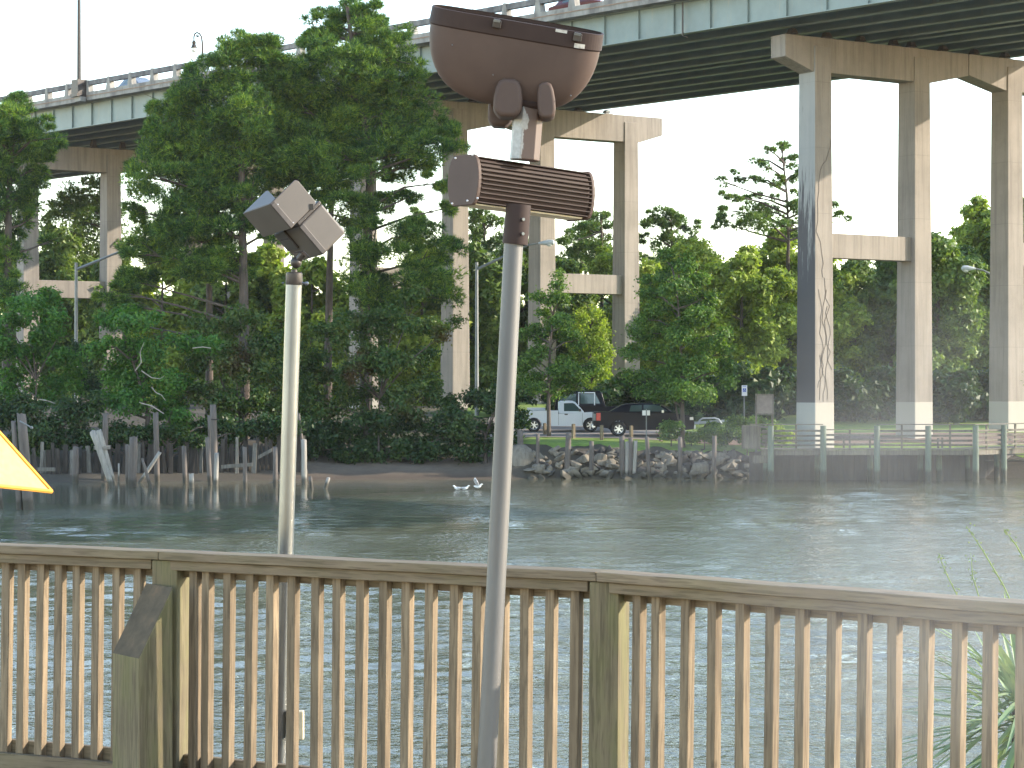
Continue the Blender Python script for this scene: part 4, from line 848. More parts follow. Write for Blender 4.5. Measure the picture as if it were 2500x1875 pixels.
while u < TL+8:
    a, d = bwp(u); nn_ = Vector((-d.y, d.x, 0)); c = a+nn_*(W_/2-.08)
    if src is None: m = MB(); m.box((0, 0, 0), (.14, W_+.1, .045)); src = m.build('deck_board', BWW, None, seg=1); src.parent = bw; b_ = src
    else: b_ = inst(src, 'deck_board', (0, 0, 0), bw)
    b_.location = Vector((c.x, c.y, zD-.022))-bw.location; b_.rotation_euler = (0, 0, math.atan2(d.y, d.x)); u += .15
# side return of the rail at the shore end
for yy in (0.3, .8, 1.3): bwbox(-.9, -.0, yy, yy+.04, zD+.0, zT-.1, 'side_board', BWW)
for z in (.25, .55, .85, 1.15): bwbox(-.45, .45, .9, .94, zD+z-.06, zD+z+.06, 'rail_board', BWW)
bwbox(-.45, .45, -.05, 0, zD-.75, zD-.35, 'skirt_board', BWW)
bwbox(-.6, .0, -.14, .06, zT-.05, zT, 'top_rail', BWW)
# ------------------------------------------------------------------ lot furniture
def onground(px, Y): X = (px-1250)/F*Y; return Vector((X, Y, gz(X, Y)))
def gy(px, py):
    Y = 118.
    for _ in range(400):
        X = (px-1250)/F*Y
        if EYE-(py-937.5)/F*Y <= gz(X, Y)+.03: break
        Y += .1
    return Y
BOLL = wood('brown_bollard_timber', (.13, .10, .07), (.27, .22, .14), 5)
for px, y0, y1, l in ((1264, 1029, 1052, 'half hidden by the leafy bank at the left end of the row'), (1330, 1033, 1061, 'beside the slim trunk of the left park tree'), (1400, 1035, 1070, 'in front of the white pickup door'), (1469, 1038, 1074, 'in front of the black pickup tailgate'), (1541, 1039, 1073, 'right of the black pickup rear wheel'), (1613.5, 1041, 1077, 'beside the round shrub')):
    Y = gy(px, y1); g_ = onground(px, Y); h = (y1-y0)/scl(Y); m = MB(); m.box((0, 0, h/2), (.17, .17, h)); m.add([(x*.06, y*.06, h+.03) for x, y in ((-1, -1), (1, -1), (1, 1), (-1, 1))]+[(x*.085, y*.085, h) for x, y in ((-1, -1), (1, -1), (1, 1), (-1, 1))], [(0, 1, 2, 3), (4, 5, 1, 0), (5, 6, 2, 1), (6, 7, 3, 2), (7, 4, 0, 3)])
    o = m.build('bollard', BOLL, bevel=.012, seg=1); o.location = g_; o.rotation_euler = (0, 0, R(30)); tag(o, 'square timber bollard '+l, 'bollard', 'timber bollards edging the parking lot')
for px, l in ((1980, 'behind the left of the boardwalk'), (2022, 'behind the second boardwalk pile'), (2112, 'left of the third boardwalk pile'), (2234, 'left of the fourth boardwalk pile'), (2297, 'right of the fourth boardwalk pile'), (2349, 'left of the boardwalk corner')):
    Y = 126.9; g_ = onground(px, Y); h = .62; m = MB(); m.box((0, 0, h/2), (.16, .16, h)); o = m.build('bollard', BOLL, bevel=.012, seg=1); o.location = g_; o.rotation_euler = (0, 0, R(30)); tag(o, 'low lawn bollard '+l, 'bollard', 'low bollards behind the boardwalk')
for px, l in ((2405, 'pale picnic table just behind the boardwalk corner'), (2478, 'pale picnic table at the right picture edge behind the rail')):
    g_ = onground(px, 127.6); r_ = empty('picnic_table', g_, l, 'picnic table', 'picnic tables by the boardwalk')
    m = MB(); 
    for j in range(4): m = MB(); m.box(g_+Vector((0, -.3+j*.2, .76)), (1.7, .18, .04)); m.build('top_board', PILEL, r_)
    for yy in (-.65, .65): m = MB(); m.box(g_+Vector((0, yy, .46)), (1.7, .26, .04)); m.build('seat', PILEL, r_)
    for xx in (-.6, .6): m = MB(); m.para(g_+Vector((xx, -.55, 0)), Vector((.07, 0, 0)), Vector((0, .07, 0)), Vector((0, .4, .74))); m.para(g_+Vector((xx, .48, 0)), Vector((.07, 0, 0)), Vector((0, .07, 0)), Vector((0, -.4, .74))); m.build('leg', PILEL, r_)
# signs
Y = 138.; g_ = onground(1817, Y); s = scl(Y); r_ = empty('parking_sign', g_, 'white parking sign with blue wheelchair symbol right of the broad park tree', 'sign')
m = MB(); m.box(g_+Vector((0, .03, 1.35)), (.07, .05, 2.7)); m.build('post', GREYM, r_)
c = at(1817.5, 950, Y); m = MB(); m.box(c, (.33, .02, .46)); pn = m.build('sign_panel', SIGNW, r_, bevel=.01, seg=1)
m = MB(); m.box(c+Vector((0, -.013, -.06)), (.20, .006, .22)); m.build('symbol_field', SIGNB, pn)
m = MB(); cc = c+Vector((0, -.018, -.06)); m.tube([cc+Vector((.0, 0, .075)), cc+Vector((.0, -.004, .075))], .018, 8); m.para(cc+Vector((-.012, 0, .0)), Vector((.02, 0, 0)), Vector((0, -.003, 0)), Vector((0, 0, .055))); m.para(cc+Vector((-.01, 0, -.005)), Vector((.06, 0, 0)), Vector((0, -.003, 0)), Vector((0, 0, .014))); m.para(cc+Vector((.04, 0, -.06)), Vector((.016, 0, 0)), Vector((0, -.003, 0)), Vector((0, 0, .06)))
pts = [cc+Vector((-.01+.05*math.cos(a), -.002, -.03+.05*math.sin(a))) for a in np.linspace(R(120), R(330), 9)]; m.tube(pts, .007, 4); m.build('wheelchair_symbol', SIGNW, pn)
for zz in (.19, .15): m = MB(); m.box(c+Vector((0, -.013, zz)), (.22, .006, .018)); m.build('lettering_bar', SIGNB, pn)
c = at(1817.5, 963, Y); m = MB(); m.box(c, (.33, .02, .17)); m.build('small_plate', SIGNW, r_, bevel=.01, seg=1)
Y = 130.6; g_ = onground(1578, Y); r_ = empty('small_sign', g_, 'small blank white sign on a thin post in front of the black pickup', 'sign')
c = at(1577.5, 1008, Y); m = MB(); m.box(c+Vector((0, .03, 0)), (.44, .02, .29)); m.build('sign_panel', SIGNW, r_, bevel=.01, seg=1)
m = MB(); m.box(((g_.x), Y, (c.z+g_.z)/2+.1), (.06, .04, c.z-g_.z+.25)); m.build('post', GREYM, r_)
Y = 127.; s = scl(Y); g_ = onground(1866, Y); r_ = empty('notice_board', g_, 'grey timber notice board on two legs at the shore end of the boardwalk', 'notice board')
a, b = at(1844, 1012, Y), at(1889, 962, Y); W2 = b.x-a.x; H2 = b.z-a.z
m = MB(); m.box(((a.x+b.x)/2, Y, (a.z+b.z)/2), (W2-.1, .06, H2-.1)); m.build('board', nmat('brown_grey_board', [(.3, (.15, .12, .105)), (.7, (.21, .175, .15))], 3, .8), r_)
for (x0, x1, z0, z1) in ((a.x, b.x, b.z-.08, b.z), (a.x, b.x, a.z, a.z+.08), (a.x, a.x+.08, a.z+.083, b.z-.083), (b.x-.08, b.x, a.z+.083, b.z-.083)): m = MB(); m.box(((x0+x1)/2, Y-.02, (z0+z1)/2), (x1-x0, .12, z1-z0)); m.build('frame', BWW, r_)
for x in (a.x+.06, b.x-.06): m = MB(); m.box((x, Y+.08, (g_.z+a.z)/2+.2), (.1, .1, a.z-g_.z+.4)); m.build('leg', BWW, r_)
# street lights
def street_light(px, ytop, yb, Y, arm, head, label, w=.24):
    s = scl(Y); X = (px-1250)/F*Y; g_ = Vector((X, Y, gz(X, Y))); r_ = empty('street_light', g_, label, 'street light', 'street lights on the far bank')
    t_ = at(px, ytop, Y); m = MB(); m.tube([g_, t_], [w/2*1.15, w/2*.8], 10); m.build('pole', GREYM, r_, smooth=True)
    P = [at(x, y, Y) for x, y in arm]; m = MB(); m.tube(P, [.10, .085, .06, .05][:len(P)] if len(P) <= 4 else .06, 8); m.build('arm', GREYM, r_, smooth=True)
    if head:
        a, b = at(*head[0], Y), at(*head[1], Y); m = MB(); m.tube([a, a.lerp(b, .25), a.lerp(b, .6), a.lerp(b, .92), b], [.06, .12, .20, .17, .05], 12); o = m.build('lamp_head', LAMPH, r_, smooth=True)
        m = MB(); m.sphere(a.lerp(b, .68)-Vector((0, 0, .12)), .17, 10, 6, sc=(1.2, 1, .9)); m.build('lamp_lens', GLASSM, o, smooth=True)
street_light(186, 641, 880, 150, [(187, 658), (245, 634), (298, 612), (320, 604)], [(320, 604), (365, 598)], 'grey street light pole with rising arm between the left bridge columns')
street_light(1164, 640, 970, 150, [(1165, 657), (1235, 624), (1290, 598), (1316, 594)], [(1314, 594), (1354, 591)], 'grey street light whose arm passes behind the large lamp pole')
street_light(2440, 690, 970, 150, [(2440, 692), (2425, 673), (2400, 660), (2380, 656)], [(2382, 656), (2347, 655)], 'pale street light head poking left from behind the right-hand column')
street_light(1256, 690, 970, 175, [(1256, 690), (1250, 672), (1244, 668)], [(1246, 668), (1220, 666)], 'distant small street light head just left of the large lamp pole')
Ym = 700; r_ = empty('radio_mast', at(1656, 930, Ym), 'faint slender radio mast on the skyline left of the tall pine', 'mast')
for dx in (-.4, .4): m = MB(); m.tube([at(1656, 920, Ym)+Vector((dx, 0, 0)), at(1656, 560, Ym)+Vector((dx*.4, 0, 0)), at(1656, 488, Ym)], [.14, .12, .05], 5); m.build('mast_leg', GREYM, r_)
m = MB()
for i in range(24): z0 = at(1656, 900-i*15, Ym).z; z1 = at(1656, 885-i*15, Ym).z; x = at(1656, 0, Ym).x; m.tube([(x-.4, Ym, z0), (x+.4, Ym, z1)], .06, 4)
m.build('lattice', GREYM, r_)['kind'] = 'stuff'
# ------------------------------------------------------------------ vehicles
def arc(cx, r, z0, a0=180, a1=0, n=9): return [(cx+r*math.cos(R(a)), z0+r*math.sin(R(a))) for a in np.linspace(a0, a1, n)]
def wheel(root, x, y, r, w, out, spokes=6):
    base = root.location; c = base+Vector((x, y, r)); prof = [(r*.62, -w/2), (r*.9, -w/2), (r, -w/2+.04), (r, w/2-.04), (r*.9, w/2), (r*.62, w/2)]; n = 28; m = MB(); vs = []
    for j in range(n):
        a = 2*math.pi*j/n
        for (rr, yy) in prof: vs.append(c+Vector((rr*math.cos(a), yy, rr*math.sin(a))))
    k = len(prof); fs = [(j*k+i, j*k+i+1, ((j+1) % n)*k+i+1, ((j+1) % n)*k+i) for j in range(n) for i in range(k-1)]+[(j*k+k-1, j*k, ((j+1) % n)*k, ((j+1) % n)*k+k-1) for j in range(n)]
    m.add(vs, fs); wo = m.build('wheel', TYRE, root, smooth=True)
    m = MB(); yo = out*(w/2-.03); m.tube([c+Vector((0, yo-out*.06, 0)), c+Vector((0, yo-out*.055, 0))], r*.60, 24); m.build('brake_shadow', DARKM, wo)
    m = MB(); n = 28; vs = []
    for j in range(n):
        a = 2*math.pi*j/n
        for rr, yy in ((r*.66, yo), (r*.58, yo-out*.012), (r*.58, yo-out*.05), (r*.66, yo-out*.05)): vs.append(c+Vector((rr*math.cos(a), yy, rr*math.sin(a))))
    m.add(vs, [(j*4+i, j*4+(i+1) % 4, ((j+1) % n)*4+(i+1) % 4, ((j+1) % n)*4+i) for j in range(n) for i in range(4)])
    for q in range(spokes):
        a = 2*math.pi*q/spokes+.3; d = Vector((math.cos(a), 0, math.sin(a))); e = Vector((-math.sin(a), 0, math.cos(a))); m.para(c+Vector((0, yo-out*.04, 0))+e*(-r*.09), d*r*.6, e*r*.18, Vector((0, out*.03, 0)))
    m.tube([c+Vector((0, yo-out*.04, 0)), c+Vector((0, yo, 0))], r*.16, 10); m.build('rim', CHROME, wo)
def vehicle(name, loc, label, cat, paint, body, cab, winx, wb, r, hw, hwt, lamps, group=None, extra=None, spokes=6, z0=.34, rz=0, wheels=True):
    root = empty(name, loc, label, cat, group); B = root.location
    n = len(body); m = MB(); m.prism(body, B+Vector((0, -hw, 0)), (1, 0, 0), (0, 0, 1), (0, 1, 0), 2*hw); bo = m.build('body', paint, root, bevel=.05, seg=3, smooth=True)
    m = MB(); zc0 = min(z for x, z in cab); zc1 = max(z for x, z in cab)
    def wy(z): return hw-.06-(hw-.06-hwt)*(z-zc0)/(zc1-zc0)
    k = len(cab); vs = [B+Vector((x, -wy(z), z)) for x, z in cab]+[B+Vector((x, wy(z), z)) for x, z in cab]
    m.add(vs, [tuple(range(k)), tuple(range(k, 2*k))[::-1]]+[((i+1) % k, i, k+i, k+(i+1) % k) for i in range(k)]); co = m.build('cab', paint, root, bevel=.05, seg=3, smooth=True)
    for w_ in winx:
        for sd in (-1, 1):
            m = MB(); vs = [B+Vector((x, sd*(wy(z)+.006), z)) for x, z in w_]+[B+Vector((x, sd*(wy(z)-.02), z)) for x, z in w_]; kk = len(w_)
            m.add(vs, [tuple(range(kk)), tuple(range(kk, 2*kk))[::-1]]+[(i, (i+1) % kk, kk+(i+1) % kk, kk+i) for i in range(kk)]); m.build('side_window', WINM, co)
    if wheels:
        for x in (0, wb):
            for sd in (-1, 1): wheel(root, x, sd*(hw-.13), r, .26, sd, spokes)
    for nm, mt, x0, x1, z0_, z1_, side in lamps:
        for sd in (-1, 1):
            m = MB(); m.para(B+Vector((x0, sd*(hw-side) if sd > 0 else -(hw+.008), z0_)), Vector((x1-x0, 0, 0)), Vector((0, side+.008, 0)), Vector((0, 0, z1_-z0_))); m.build(nm, mt, root, bevel=.01, seg=1)
    return root, co, bo
# white regular-cab pickup
g_ = onground(1303, 138); rb = .48
body = [(-1.12, .55), (-1.12, 1.26), (1.45, 1.28), (1.45, 1.10), (2.95, 1.16), (3.9, 1.20), (4.28, 1.12), (4.33, .45), (3.4+rb+.02, .36)]+arc(3.4, rb, .40, -5, 185)+[(rb, .36)]+arc(0, rb, .40, -5, 185)+[(-rb-.1, .40)]
cab = [(1.49, 1.12), (1.47, 1.80), (1.60, 1.86), (2.30, 1.87), (2.48, 1.80), (3.0, 1.22), (3.0, 1.12)]
wt, cb_, bo_ = vehicle('pickup_truck', g_, 'white single-cab pickup truck parked behind the slim tree trunk, facing right', 'pickup truck', WHITEP, body, cab, [[(1.80, 1.25), (1.80, 1.72), (2.33, 1.74), (2.46, 1.68), (2.86, 1.25)]], 3.4, .41, .96, .78,
    [('headlight', AMBL, 4.15, 4.335, .80, 1.02, .3), ('tail_light', REDL, -1.13, -1.08, .85, 1.18, .15)], 'pickup trucks in the parking lot')
B_ = wt.location
m = MB(); m.box(B_+Vector((1.93, -.965, 1.06)), (.2, .03, .07)); m.build('door_handle', DARKM, wt, bevel=.01, seg=1)
m = MB(); m.box(B_+Vector((2.75, -1.05, 1.32)), (.12, .2, .17)); m.build('wing_mirror', DARKM, wt, bevel=.03)
for x in (1.475, 2.9): m = MB(); m.box(B_+Vector((x, -.962, .78)), (.015, .01, .72)); m.build('door_seam', DARKM, wt)
m = MB(); m.box(B_+Vector((.15, .2, 1.36)), (1.1, .7, .18)); m.build('toolbox', LAMPH, wt, bevel=.03)
m = MB(); m.box(B_+Vector((4.36, 0, .52)), (.12, 1.9, .22)); m.box(B_+Vector((-1.17, 0, .55)), (.14, 1.8, .18)); m.build('bumper', CHROME, wt, bevel=.03)
# dark four-door pickup with sloping bed sides
g_ = onground(1508.6, 134); rb = .50
body = [(-1.48, .62), (-1.46, 1.40), (-1.2, 1.43), (2.0, 1.35), (3.05, 1.36), (4.0, 1.24), (4.28, 1.12), (4.40, .80), (4.36, .42), (3.35+rb+.02, .36)]+arc(3.35, rb, .42, -5, 185)+[(rb, .36)]+arc(0, rb, .42, -5, 185)+[(-rb-.1, .45)]
cab = [(-.60, 1.38), (.15, 1.80), (.45, 1.90), (1.9, 1.93), (2.42, 1.85), (3.12, 1.38)]
bt, cb2, bo2 = vehicle('pickup_truck', g_, 'black four-door pickup truck with sloping rear panels, mostly behind the right park tree', 'pickup truck', BLACKP, body, cab, [[(.62, 1.45), (.72, 1.80), (1.35, 1.83), (1.35, 1.45)], [(1.45, 1.45), (1.45, 1.83), (2.05, 1.83), (2.36, 1.78), (2.86, 1.45)]], 3.35, .42, .98, .78,
    [('tail_light', REDL, -1.30, -1.05, .92, 1.36, .1), ('headlight', AMBL, 4.12, 4.33, .95, 1.12, .3)], 'pickup trucks in the parking lot', spokes=6)
B_ = bt.location
m = MB(); m.box(B_+Vector((-1.40, -.985, 1.12)), (.14, .02, .4)); m.build('lamp_surround', GREYM, bt)
m = MB(); m.para(B_+Vector((2.50, -.80, 1.86)), Vector((.62, 0, -.42)), Vector((0, 1.6, 0)), Vector((.01, 0, .015))); m.build('windscreen', WINM, bt)
m = MB(); m.para(B_+Vector((-1.55, -.95, .50)), Vector((.2, 0, 0)), Vector((0, 1.9, 0)), Vector((0, 0, .2))); m.para(B_+Vector((4.3, -.95, .42)), Vector((.16, 0, 0)), Vector((0, 1.9, 0)), Vector((0, 0, .25))); m.build('bumper', CHROME, bt, bevel=.03)
m = MB(); m.box(B_+Vector((2.55, -1.06, 1.45)), (.12, .2, .18)); m.build('wing_mirror', CHROME, bt, bevel=.03)
# dark SUV behind
g_ = onground(1392, 143.5); rb = .46
body = [(-1.0, .5), (-1.0, 1.15), (3.2, 1.12), (3.9, 1.0), (3.95, .42), (2.9+rb, .36)]+arc(2.9, rb, .38, -5, 185)+[(rb, .36)]+arc(0, rb, .38, -5, 185)+[(-rb-.1, .4)]
cab = [(-1.0, 1.1), (-.85, 2.02), (-.7, 2.08), (1.75, 2.08), (1.95, 2.0), (2.2, 1.1)]
sv, cb3, _b = vehicle('parked_van', g_, 'dark boxy van parked behind the white pickup cab', 'van', BLACKP, body, cab, [[(-.7, 1.3), (-.62, 1.9), (.35, 1.9), (.35, 1.3)], [(.62, 1.3), (.62, 1.92), (1.55, 1.92), (1.85, 1.3)]], 2.9, .38, .95, .80, [])
B_ = sv.location; m = MB()
for (x0, x1, z0_, z1_) in ((.47, 1.52, 1.95, 2.01), (1.46, 1.52, 1.2, 1.95), (.47, .53, 1.2, 1.95)): m.para(B_+Vector((x0, -1.0, z0_)), Vector((x1-x0, 0, 0)), Vector((0, .04, 0)), Vector((0, 0, z1_-z0_)))
m.build('door_frame', WHITEP, sv)
# trailer
g_ = onground(1735, 135.5); B_ = g_.copy(); r_ = empty('boat_trailer', g_, 'low grey boat trailer with a bright rounded mudguard beside the black pickup', 'trailer')
m = MB(); P = [at(1704, 1036, 135.5), at(1708, 1026, 135.5), at(1715, 1021.5, 135.5), at(1745, 1021, 135.5), at(1755, 1024, 135.5), at(1762, 1036, 135.5)]; m.tube(P, .05, 8); 
for a, b in zip(P, P[1:]): m.para(a, b-a, Vector((0, .3, 0)), Vector((0, 0, .03)))
m.build('mudguard', LAMPH, r_)
a, b = at(1695, 1036, 135.7), at(1778, 1030, 135.7); m = MB(); m.para(a, b-a, Vector((0, .1, 0)), Vector((0, 0, .12))); m.para(a+Vector((0, 1.5, 0)), b-a, Vector((0, .1, 0)), Vector((0, 0, .12))); m.build('frame_rail', LAMPH, r_)['kind'] = 'stuff'
wheel(r_, 0-.05, .2, .36, .2, -1)
# cars up on the bridge
def bridge_car(px, off, paint, label):
    q, tt = online(px, off); g0 = Vector((q.x, q.y, ZG+.31)); body = [(-.9, .3), (-.95, .85), (-.2, .95), (2.6, .92), (3.6, .72), (3.65, .3)]
    cab = [(-.5, .9), (.1, 1.42), (.5, 1.5), (1.4, 1.5), (2.4, .9)]; r_, _, _ = vehicle('passing_car', g0, label, 'car', paint, body, cab, [[(.15, 1.0), (.5, 1.38), (.95, 1.4), (.95, 1.0)], [(1.05, 1.0), (1.05, 1.4), (1.4, 1.38), (2.0, 1.0)]], 2.7, .32, .88, .62, [('tail_light', REDL, -.96, -.9, .6, .8, .2)], 'cars crossing the bridge'); r_.rotation_euler = (0, 0, math.atan2(DB.y, DB.x))
    return r_
bridge_car(1390, 1.3, MAROON, 'maroon car glimpsed through the bridge parapet above the large floodlight'); bridge_car(318, 2.2, GREYP, 'grey-blue car glimpsed through the parapet at the left of the bridge')
# ------------------------------------------------------------------ gulls
def gull(px, py, label, fly=False, flip=1):
    Y = base_Y(1196); c = at(px, py, Y); c.z = max(c.z, .07) if fly else .06; r_ = empty('gull', c, label, 'bird', 'gulls on the river')
    m = MB(); m.tube([c+Vector((-.21*flip, 0, .05)), c+Vector((-.12*flip, 0, .02)), c+Vector((0, 0, .01)), c+Vector((.10*flip, 0, .04)), c+Vector((.15*flip, 0, .12)), c+Vector((.19*flip, 0, .14)), c+Vector((.22*flip, 0, .14))], [.015, .055, .08, .065, .035, .04, .02], 10); m.build('body', GULL, r_, smooth=True)
    m = MB(); m.tube([c+Vector((.21*flip, 0, .14)), c+Vector((.27*flip, 0, .125))], [.012, .003], 6); m.build('beak', AMBL, r_)
    if fly:
        for sd, up in ((-1, .32), (1, .36)):
            m = MB(); P = [c+Vector((.07, sd*.04, .05)), c+Vector((-.08, sd*.04, .05)), c+Vector((-.22, sd*.16, up)), c+Vector((-.16, sd*.22, up+.10)), c+Vector((-.02, sd*.18, up*.75))]; q = [p_+Vector((.01, 0, .012)) for p_ in P]; m.add(P+q, [(0, 1, 2, 3, 4), (9, 8, 7, 6, 5)]+[(i, 5+i, 5+(i+1) % 5, (i+1) % 5) for i in range(5)]); m.build('wing', GULLG, r_)
    else:
        for sd in (-1, 1): m = MB(); m.sphere(c+Vector((-.06*flip, sd*.055, .04)), .1, 10, 6, sc=(1.3, .3, .45)); m.build('wing', GULLG, r_, smooth=True)
gull(1117, 1193, 'white gull floating with its head raised, leftmost of the three', flip=-1); gull(1135, 1195, 'small white gull floating between the other two'); gull(1167, 1189, 'gull with both wings raised just above the water', True)
# ------------------------------------------------------------------ vegetation
def mk(name, V, mat, parent, k):
    n = len(V)//k; me = bpy.data.meshes.new(name); me.vertices.add(len(V)); me.vertices.foreach_set('co', V.astype(np.float32).ravel())
    me.loops.add(n*k); me.loops.foreach_set('vertex_index', np.arange(n*k, dtype=np.int32)); me.polygons.add(n); me.polygons.foreach_set('loop_start', np.arange(0, n*k, k, dtype=np.int32))
    me.materials.append(mat); me.update(calc_edges=True); o = bpy.data.objects.new(name, me); COL.objects.link(o)
    if parent is not None: o.parent = parent
    return o
def unitv(a): return a/np.maximum(1e-6, np.linalg.norm(a, axis=1, keepdims=True))
NL = [0]
def leaf_tris(c, nrm_, size):
    a = unitv(np.cross(nrm_, RNG.normal(size=c.shape))); b = np.cross(nrm_, a); l = size*(.7+.6*RNG.random((len(c), 1)))
    NL[0] += len(c); return np.stack([c-a*l*.5-b*l*.3, c-a*l*.4+b*l*.38, c+a*l*.62], 1).reshape(-1, 3)
def leaf_quads(c, nrm_, size, asp=.55):
    a = unitv(np.cross(nrm_, RNG.normal(size=c.shape))); b = np.cross(nrm_, a); l = size*(.7+.6*RNG.random((len(c), 1)))
    V = np.stack([c-a*l*.5, c-b*l*asp*.5+nrm_*l*.06, c+a*l*.5, c+b*l*asp*.5+nrm_*l*.06], 1); NL[0] += len(c)*2; return V.reshape(-1, 3)
def blobs3(blobs, Y, k=1.13, dj=1.6):
    s = scl(Y); out = []
    for b in blobs:
        cx, cy, rx, ry = b[:4]; dy = b[4] if len(b) > 4 else random.uniform(-dj, dj); c = at(cx*k, cy*k, Y+dy); out.append((np.array(c), np.array([rx*k/s, max(rx, ry)*k/s*.9, ry*k/s])))
    return out
def crown_leaves(B, dens, size, tri=False, sub=.38, twig=9, tw=.22, up=.5, surf=.5):
    "clumped leaves: blob -> sub-clumps -> twigs -> leaves"
    CC = []; NN = []
    for c, r in B:
        A = (r[0]*r[2]+r[0]*r[1]+r[1]*r[2])*4.2; nt_ = max(4, int(dens*A)); ns = max(3, int(A/3.0))
        d = unitv(RNG.normal(size=(ns, 3))); sc_ = c+d*r*(surf+(1-surf)*RNG.random((ns, 1)))*.85; i = RNG.integers(0, ns, nt_)
        e = unitv(RNG.normal(size=(nt_, 3))); sr = sub*r.mean()*(.6+.8*RNG.random((ns, 1)))[i]; t0 = sc_[i]+e*sr*(RNG.random((nt_, 1))**.4)*np.array([1.1, 1.1, .75])
        out = unitv(e+d[i]*.6); j = np.repeat(np.arange(nt_), twig); lc = t0[j]+RNG.normal(size=(len(j), 3))*tw*np.array([1, 1, .7]); nn_ = unitv(out[j]*.8+np.array([0, 0, up])+RNG.normal(size=(len(j), 3))*.55)
        CC.append(lc); NN.append(nn_)
    return (leaf_tris if tri else leaf_quads)(np.concatenate(CC), np.concatenate(NN), size)
def crown_needles(B, dens, L=.34, wd=.044, nn_=6, sub=.40):
    out = []
    for c, r in B:
        A = (r[0]*r[2]+r[0]*r[1]+r[1]*r[2])*4.2; nt_ = max(5, int(dens*A)); ns = max(3, int(A/2.2))
        d = unitv(RNG.normal(size=(ns, 3))); sc_ = c+d*r*(.35+.6*RNG.random((ns, 1))); i = RNG.integers(0, ns, nt_); e = unitv(RNG.normal(size=(nt_, 3)))
        sr = np.minimum(sub*r.mean()*(.5+.8*RNG.random((ns, 1))), 1.0)[i]; t0 = sc_[i]+e*sr*(.35+.65*RNG.random((nt_, 1)))*np.array([1.15, 1.15, .62]); dr = unitv(e*.8+d[i]*.3+np.array([0, 0, .55])+RNG.normal(size=(nt_, 3))*.25)
        j = np.repeat(np.arange(nt_), nn_); nd = unitv(dr[j]+unitv(RNG.normal(size=(len(j), 3)))*.85); l = L*(.75+.5*RNG.random((len(j), 1))); sd = unitv(np.cross(nd, RNG.normal(size=nd.shape)))*wd
        b_ = t0[j]; out.append(np.stack([b_-sd*.5+nd*l*.05, b_+sd*.5+nd*l*.05, b_+nd*l], 1).reshape(-1, 3)); NL[0] += len(j)
    return np.concatenate(out)
def limbs(m, trunk, B, r0=.09, every=1, sag=.5):
    T = [Vector(p) for p in trunk]
    for i, (c, r) in enumerate(B):
        if i % every: continue
        c = Vector(c.tolist()); zt = c.z-abs(c.x-T[0].x)*.22-.4; best = min(range(len(T)-1), key=lambda q: abs((T[q].z+T[q+1].z)/2-zt)); f = 0 if T[best+1].z == T[best].z else (zt-T[best].z)/(T[best+1].z-T[best].z); s_ = T[best].lerp(T[best+1], max(0, min(1, f)))
        mid = s_.lerp(c, .5)+Vector((0, 0, random.uniform(-.2, sag))); m.tube([s_, mid, c], [r0, r0*.7, r0*.3], 6, cap=False)
        for q in range(3):
            e = c+Vector([random.uniform(-.8, .8)*x for x in r]); m.tube([mid.lerp(c, .5), e], [r0*.35, r0*.12], 4, cap=False)
def tree(name, label, cat, Y, trunk, blobs, mat, kind='leaf', dens=9, size=.2, tr=.2, group=None, k=1.13, dj=1.6, lim=True, every=1, bark=None, trunkY=None, **kw):
    T = [at(x*k, y*k, Y) for x, y in trunk]; base = T[0].copy(); base.z = min(base.z, gz(base.x, base.y)+.1); root = empty(name, base, label, cat, group); T = [base]+T[0 if T[0].z > base.z+.3 else 1:]
    if kind == 'pine': blobs = [(b[0], b[1], b[2]*1.24, b[3]*1.38)+tuple(b[4:]) for b in blobs]; dens *= 3.0
    n = len(T); m = MB(); m.tube(T, [tr*(1-.75*i/(n-1)) for i in range(n)], 9, wob=.06); B = blobs3(blobs, Y, k, dj)
    if lim: limbs(m, T, B, min(.10, tr*.45), every)
    m.build('trunk', bark or BARK, root)
    V = crown_needles(B, dens, **kw) if kind == 'pine' else crown_leaves(B, dens, size, **kw)
    mk('crown', V-np.array(base), mat, root, 3 if (kind == 'pine' or kw.get('tri')) else 4); return root
PG_ = 'tall pines on the left bank'
# big pine 3
tree('pine_tree', 'tallest dark green pine, its top touching the picture top left of the big floodlight', 'pine tree', 136, [(790, 900), (790, 640), (795, 500), (800, 380), (785, 240), (765, 120), (750, 15)],
     [(748, 22, 42, 24), (715, 45, 44, 26), (785, 35, 46, 26), (835, 85, 48, 34), (682, 85, 42, 28), (705, 60, 40, 26), (795, 62, 48, 34), (668, 92, 26, 18), (690, 112, 40, 26), (845, 112, 44, 38), (740, 130, 60, 40), (880, 165, 46, 32), (800, 160, 60, 36), (662, 178, 52, 40), (780, 205, 80, 44), (885, 228, 56, 40), (640, 238, 44, 36), (715, 262, 76, 46), (840, 292, 84, 36), (940, 272, 52, 30), (985, 290, 30, 20), (945, 318, 60, 22), (650, 325, 62, 44), (742, 345, 70, 44), (905, 352, 56, 20, 1.5), (690, 400, 50, 30), (770, 420, 36, 40), (950, 395, 40, 16), (885, 425, 40, 14), (640, 440, 40, 26), (965, 450, 24, 12), (900, 505, 60, 30), (955, 545, 48, 26), (865, 540, 42, 26), (790, 520, 26, 60), (785, 600, 34, 50), (905, 600, 70, 24), (960, 632, 50, 18), (830, 650, 50, 44), (620, 200, 50, 50, 2), (630, 290, 60, 50, 2), (600, 380, 60, 44, 2), (690, 300, 60, 60, 1), (760, 280, 70, 60, 1), (820, 240, 60, 50, 1), (860, 350, 50, 30), (720, 420, 50, 30), (830, 420, 36, 30)],
     L_PINE, 'pine', 12, tr=.42, group=PG_)
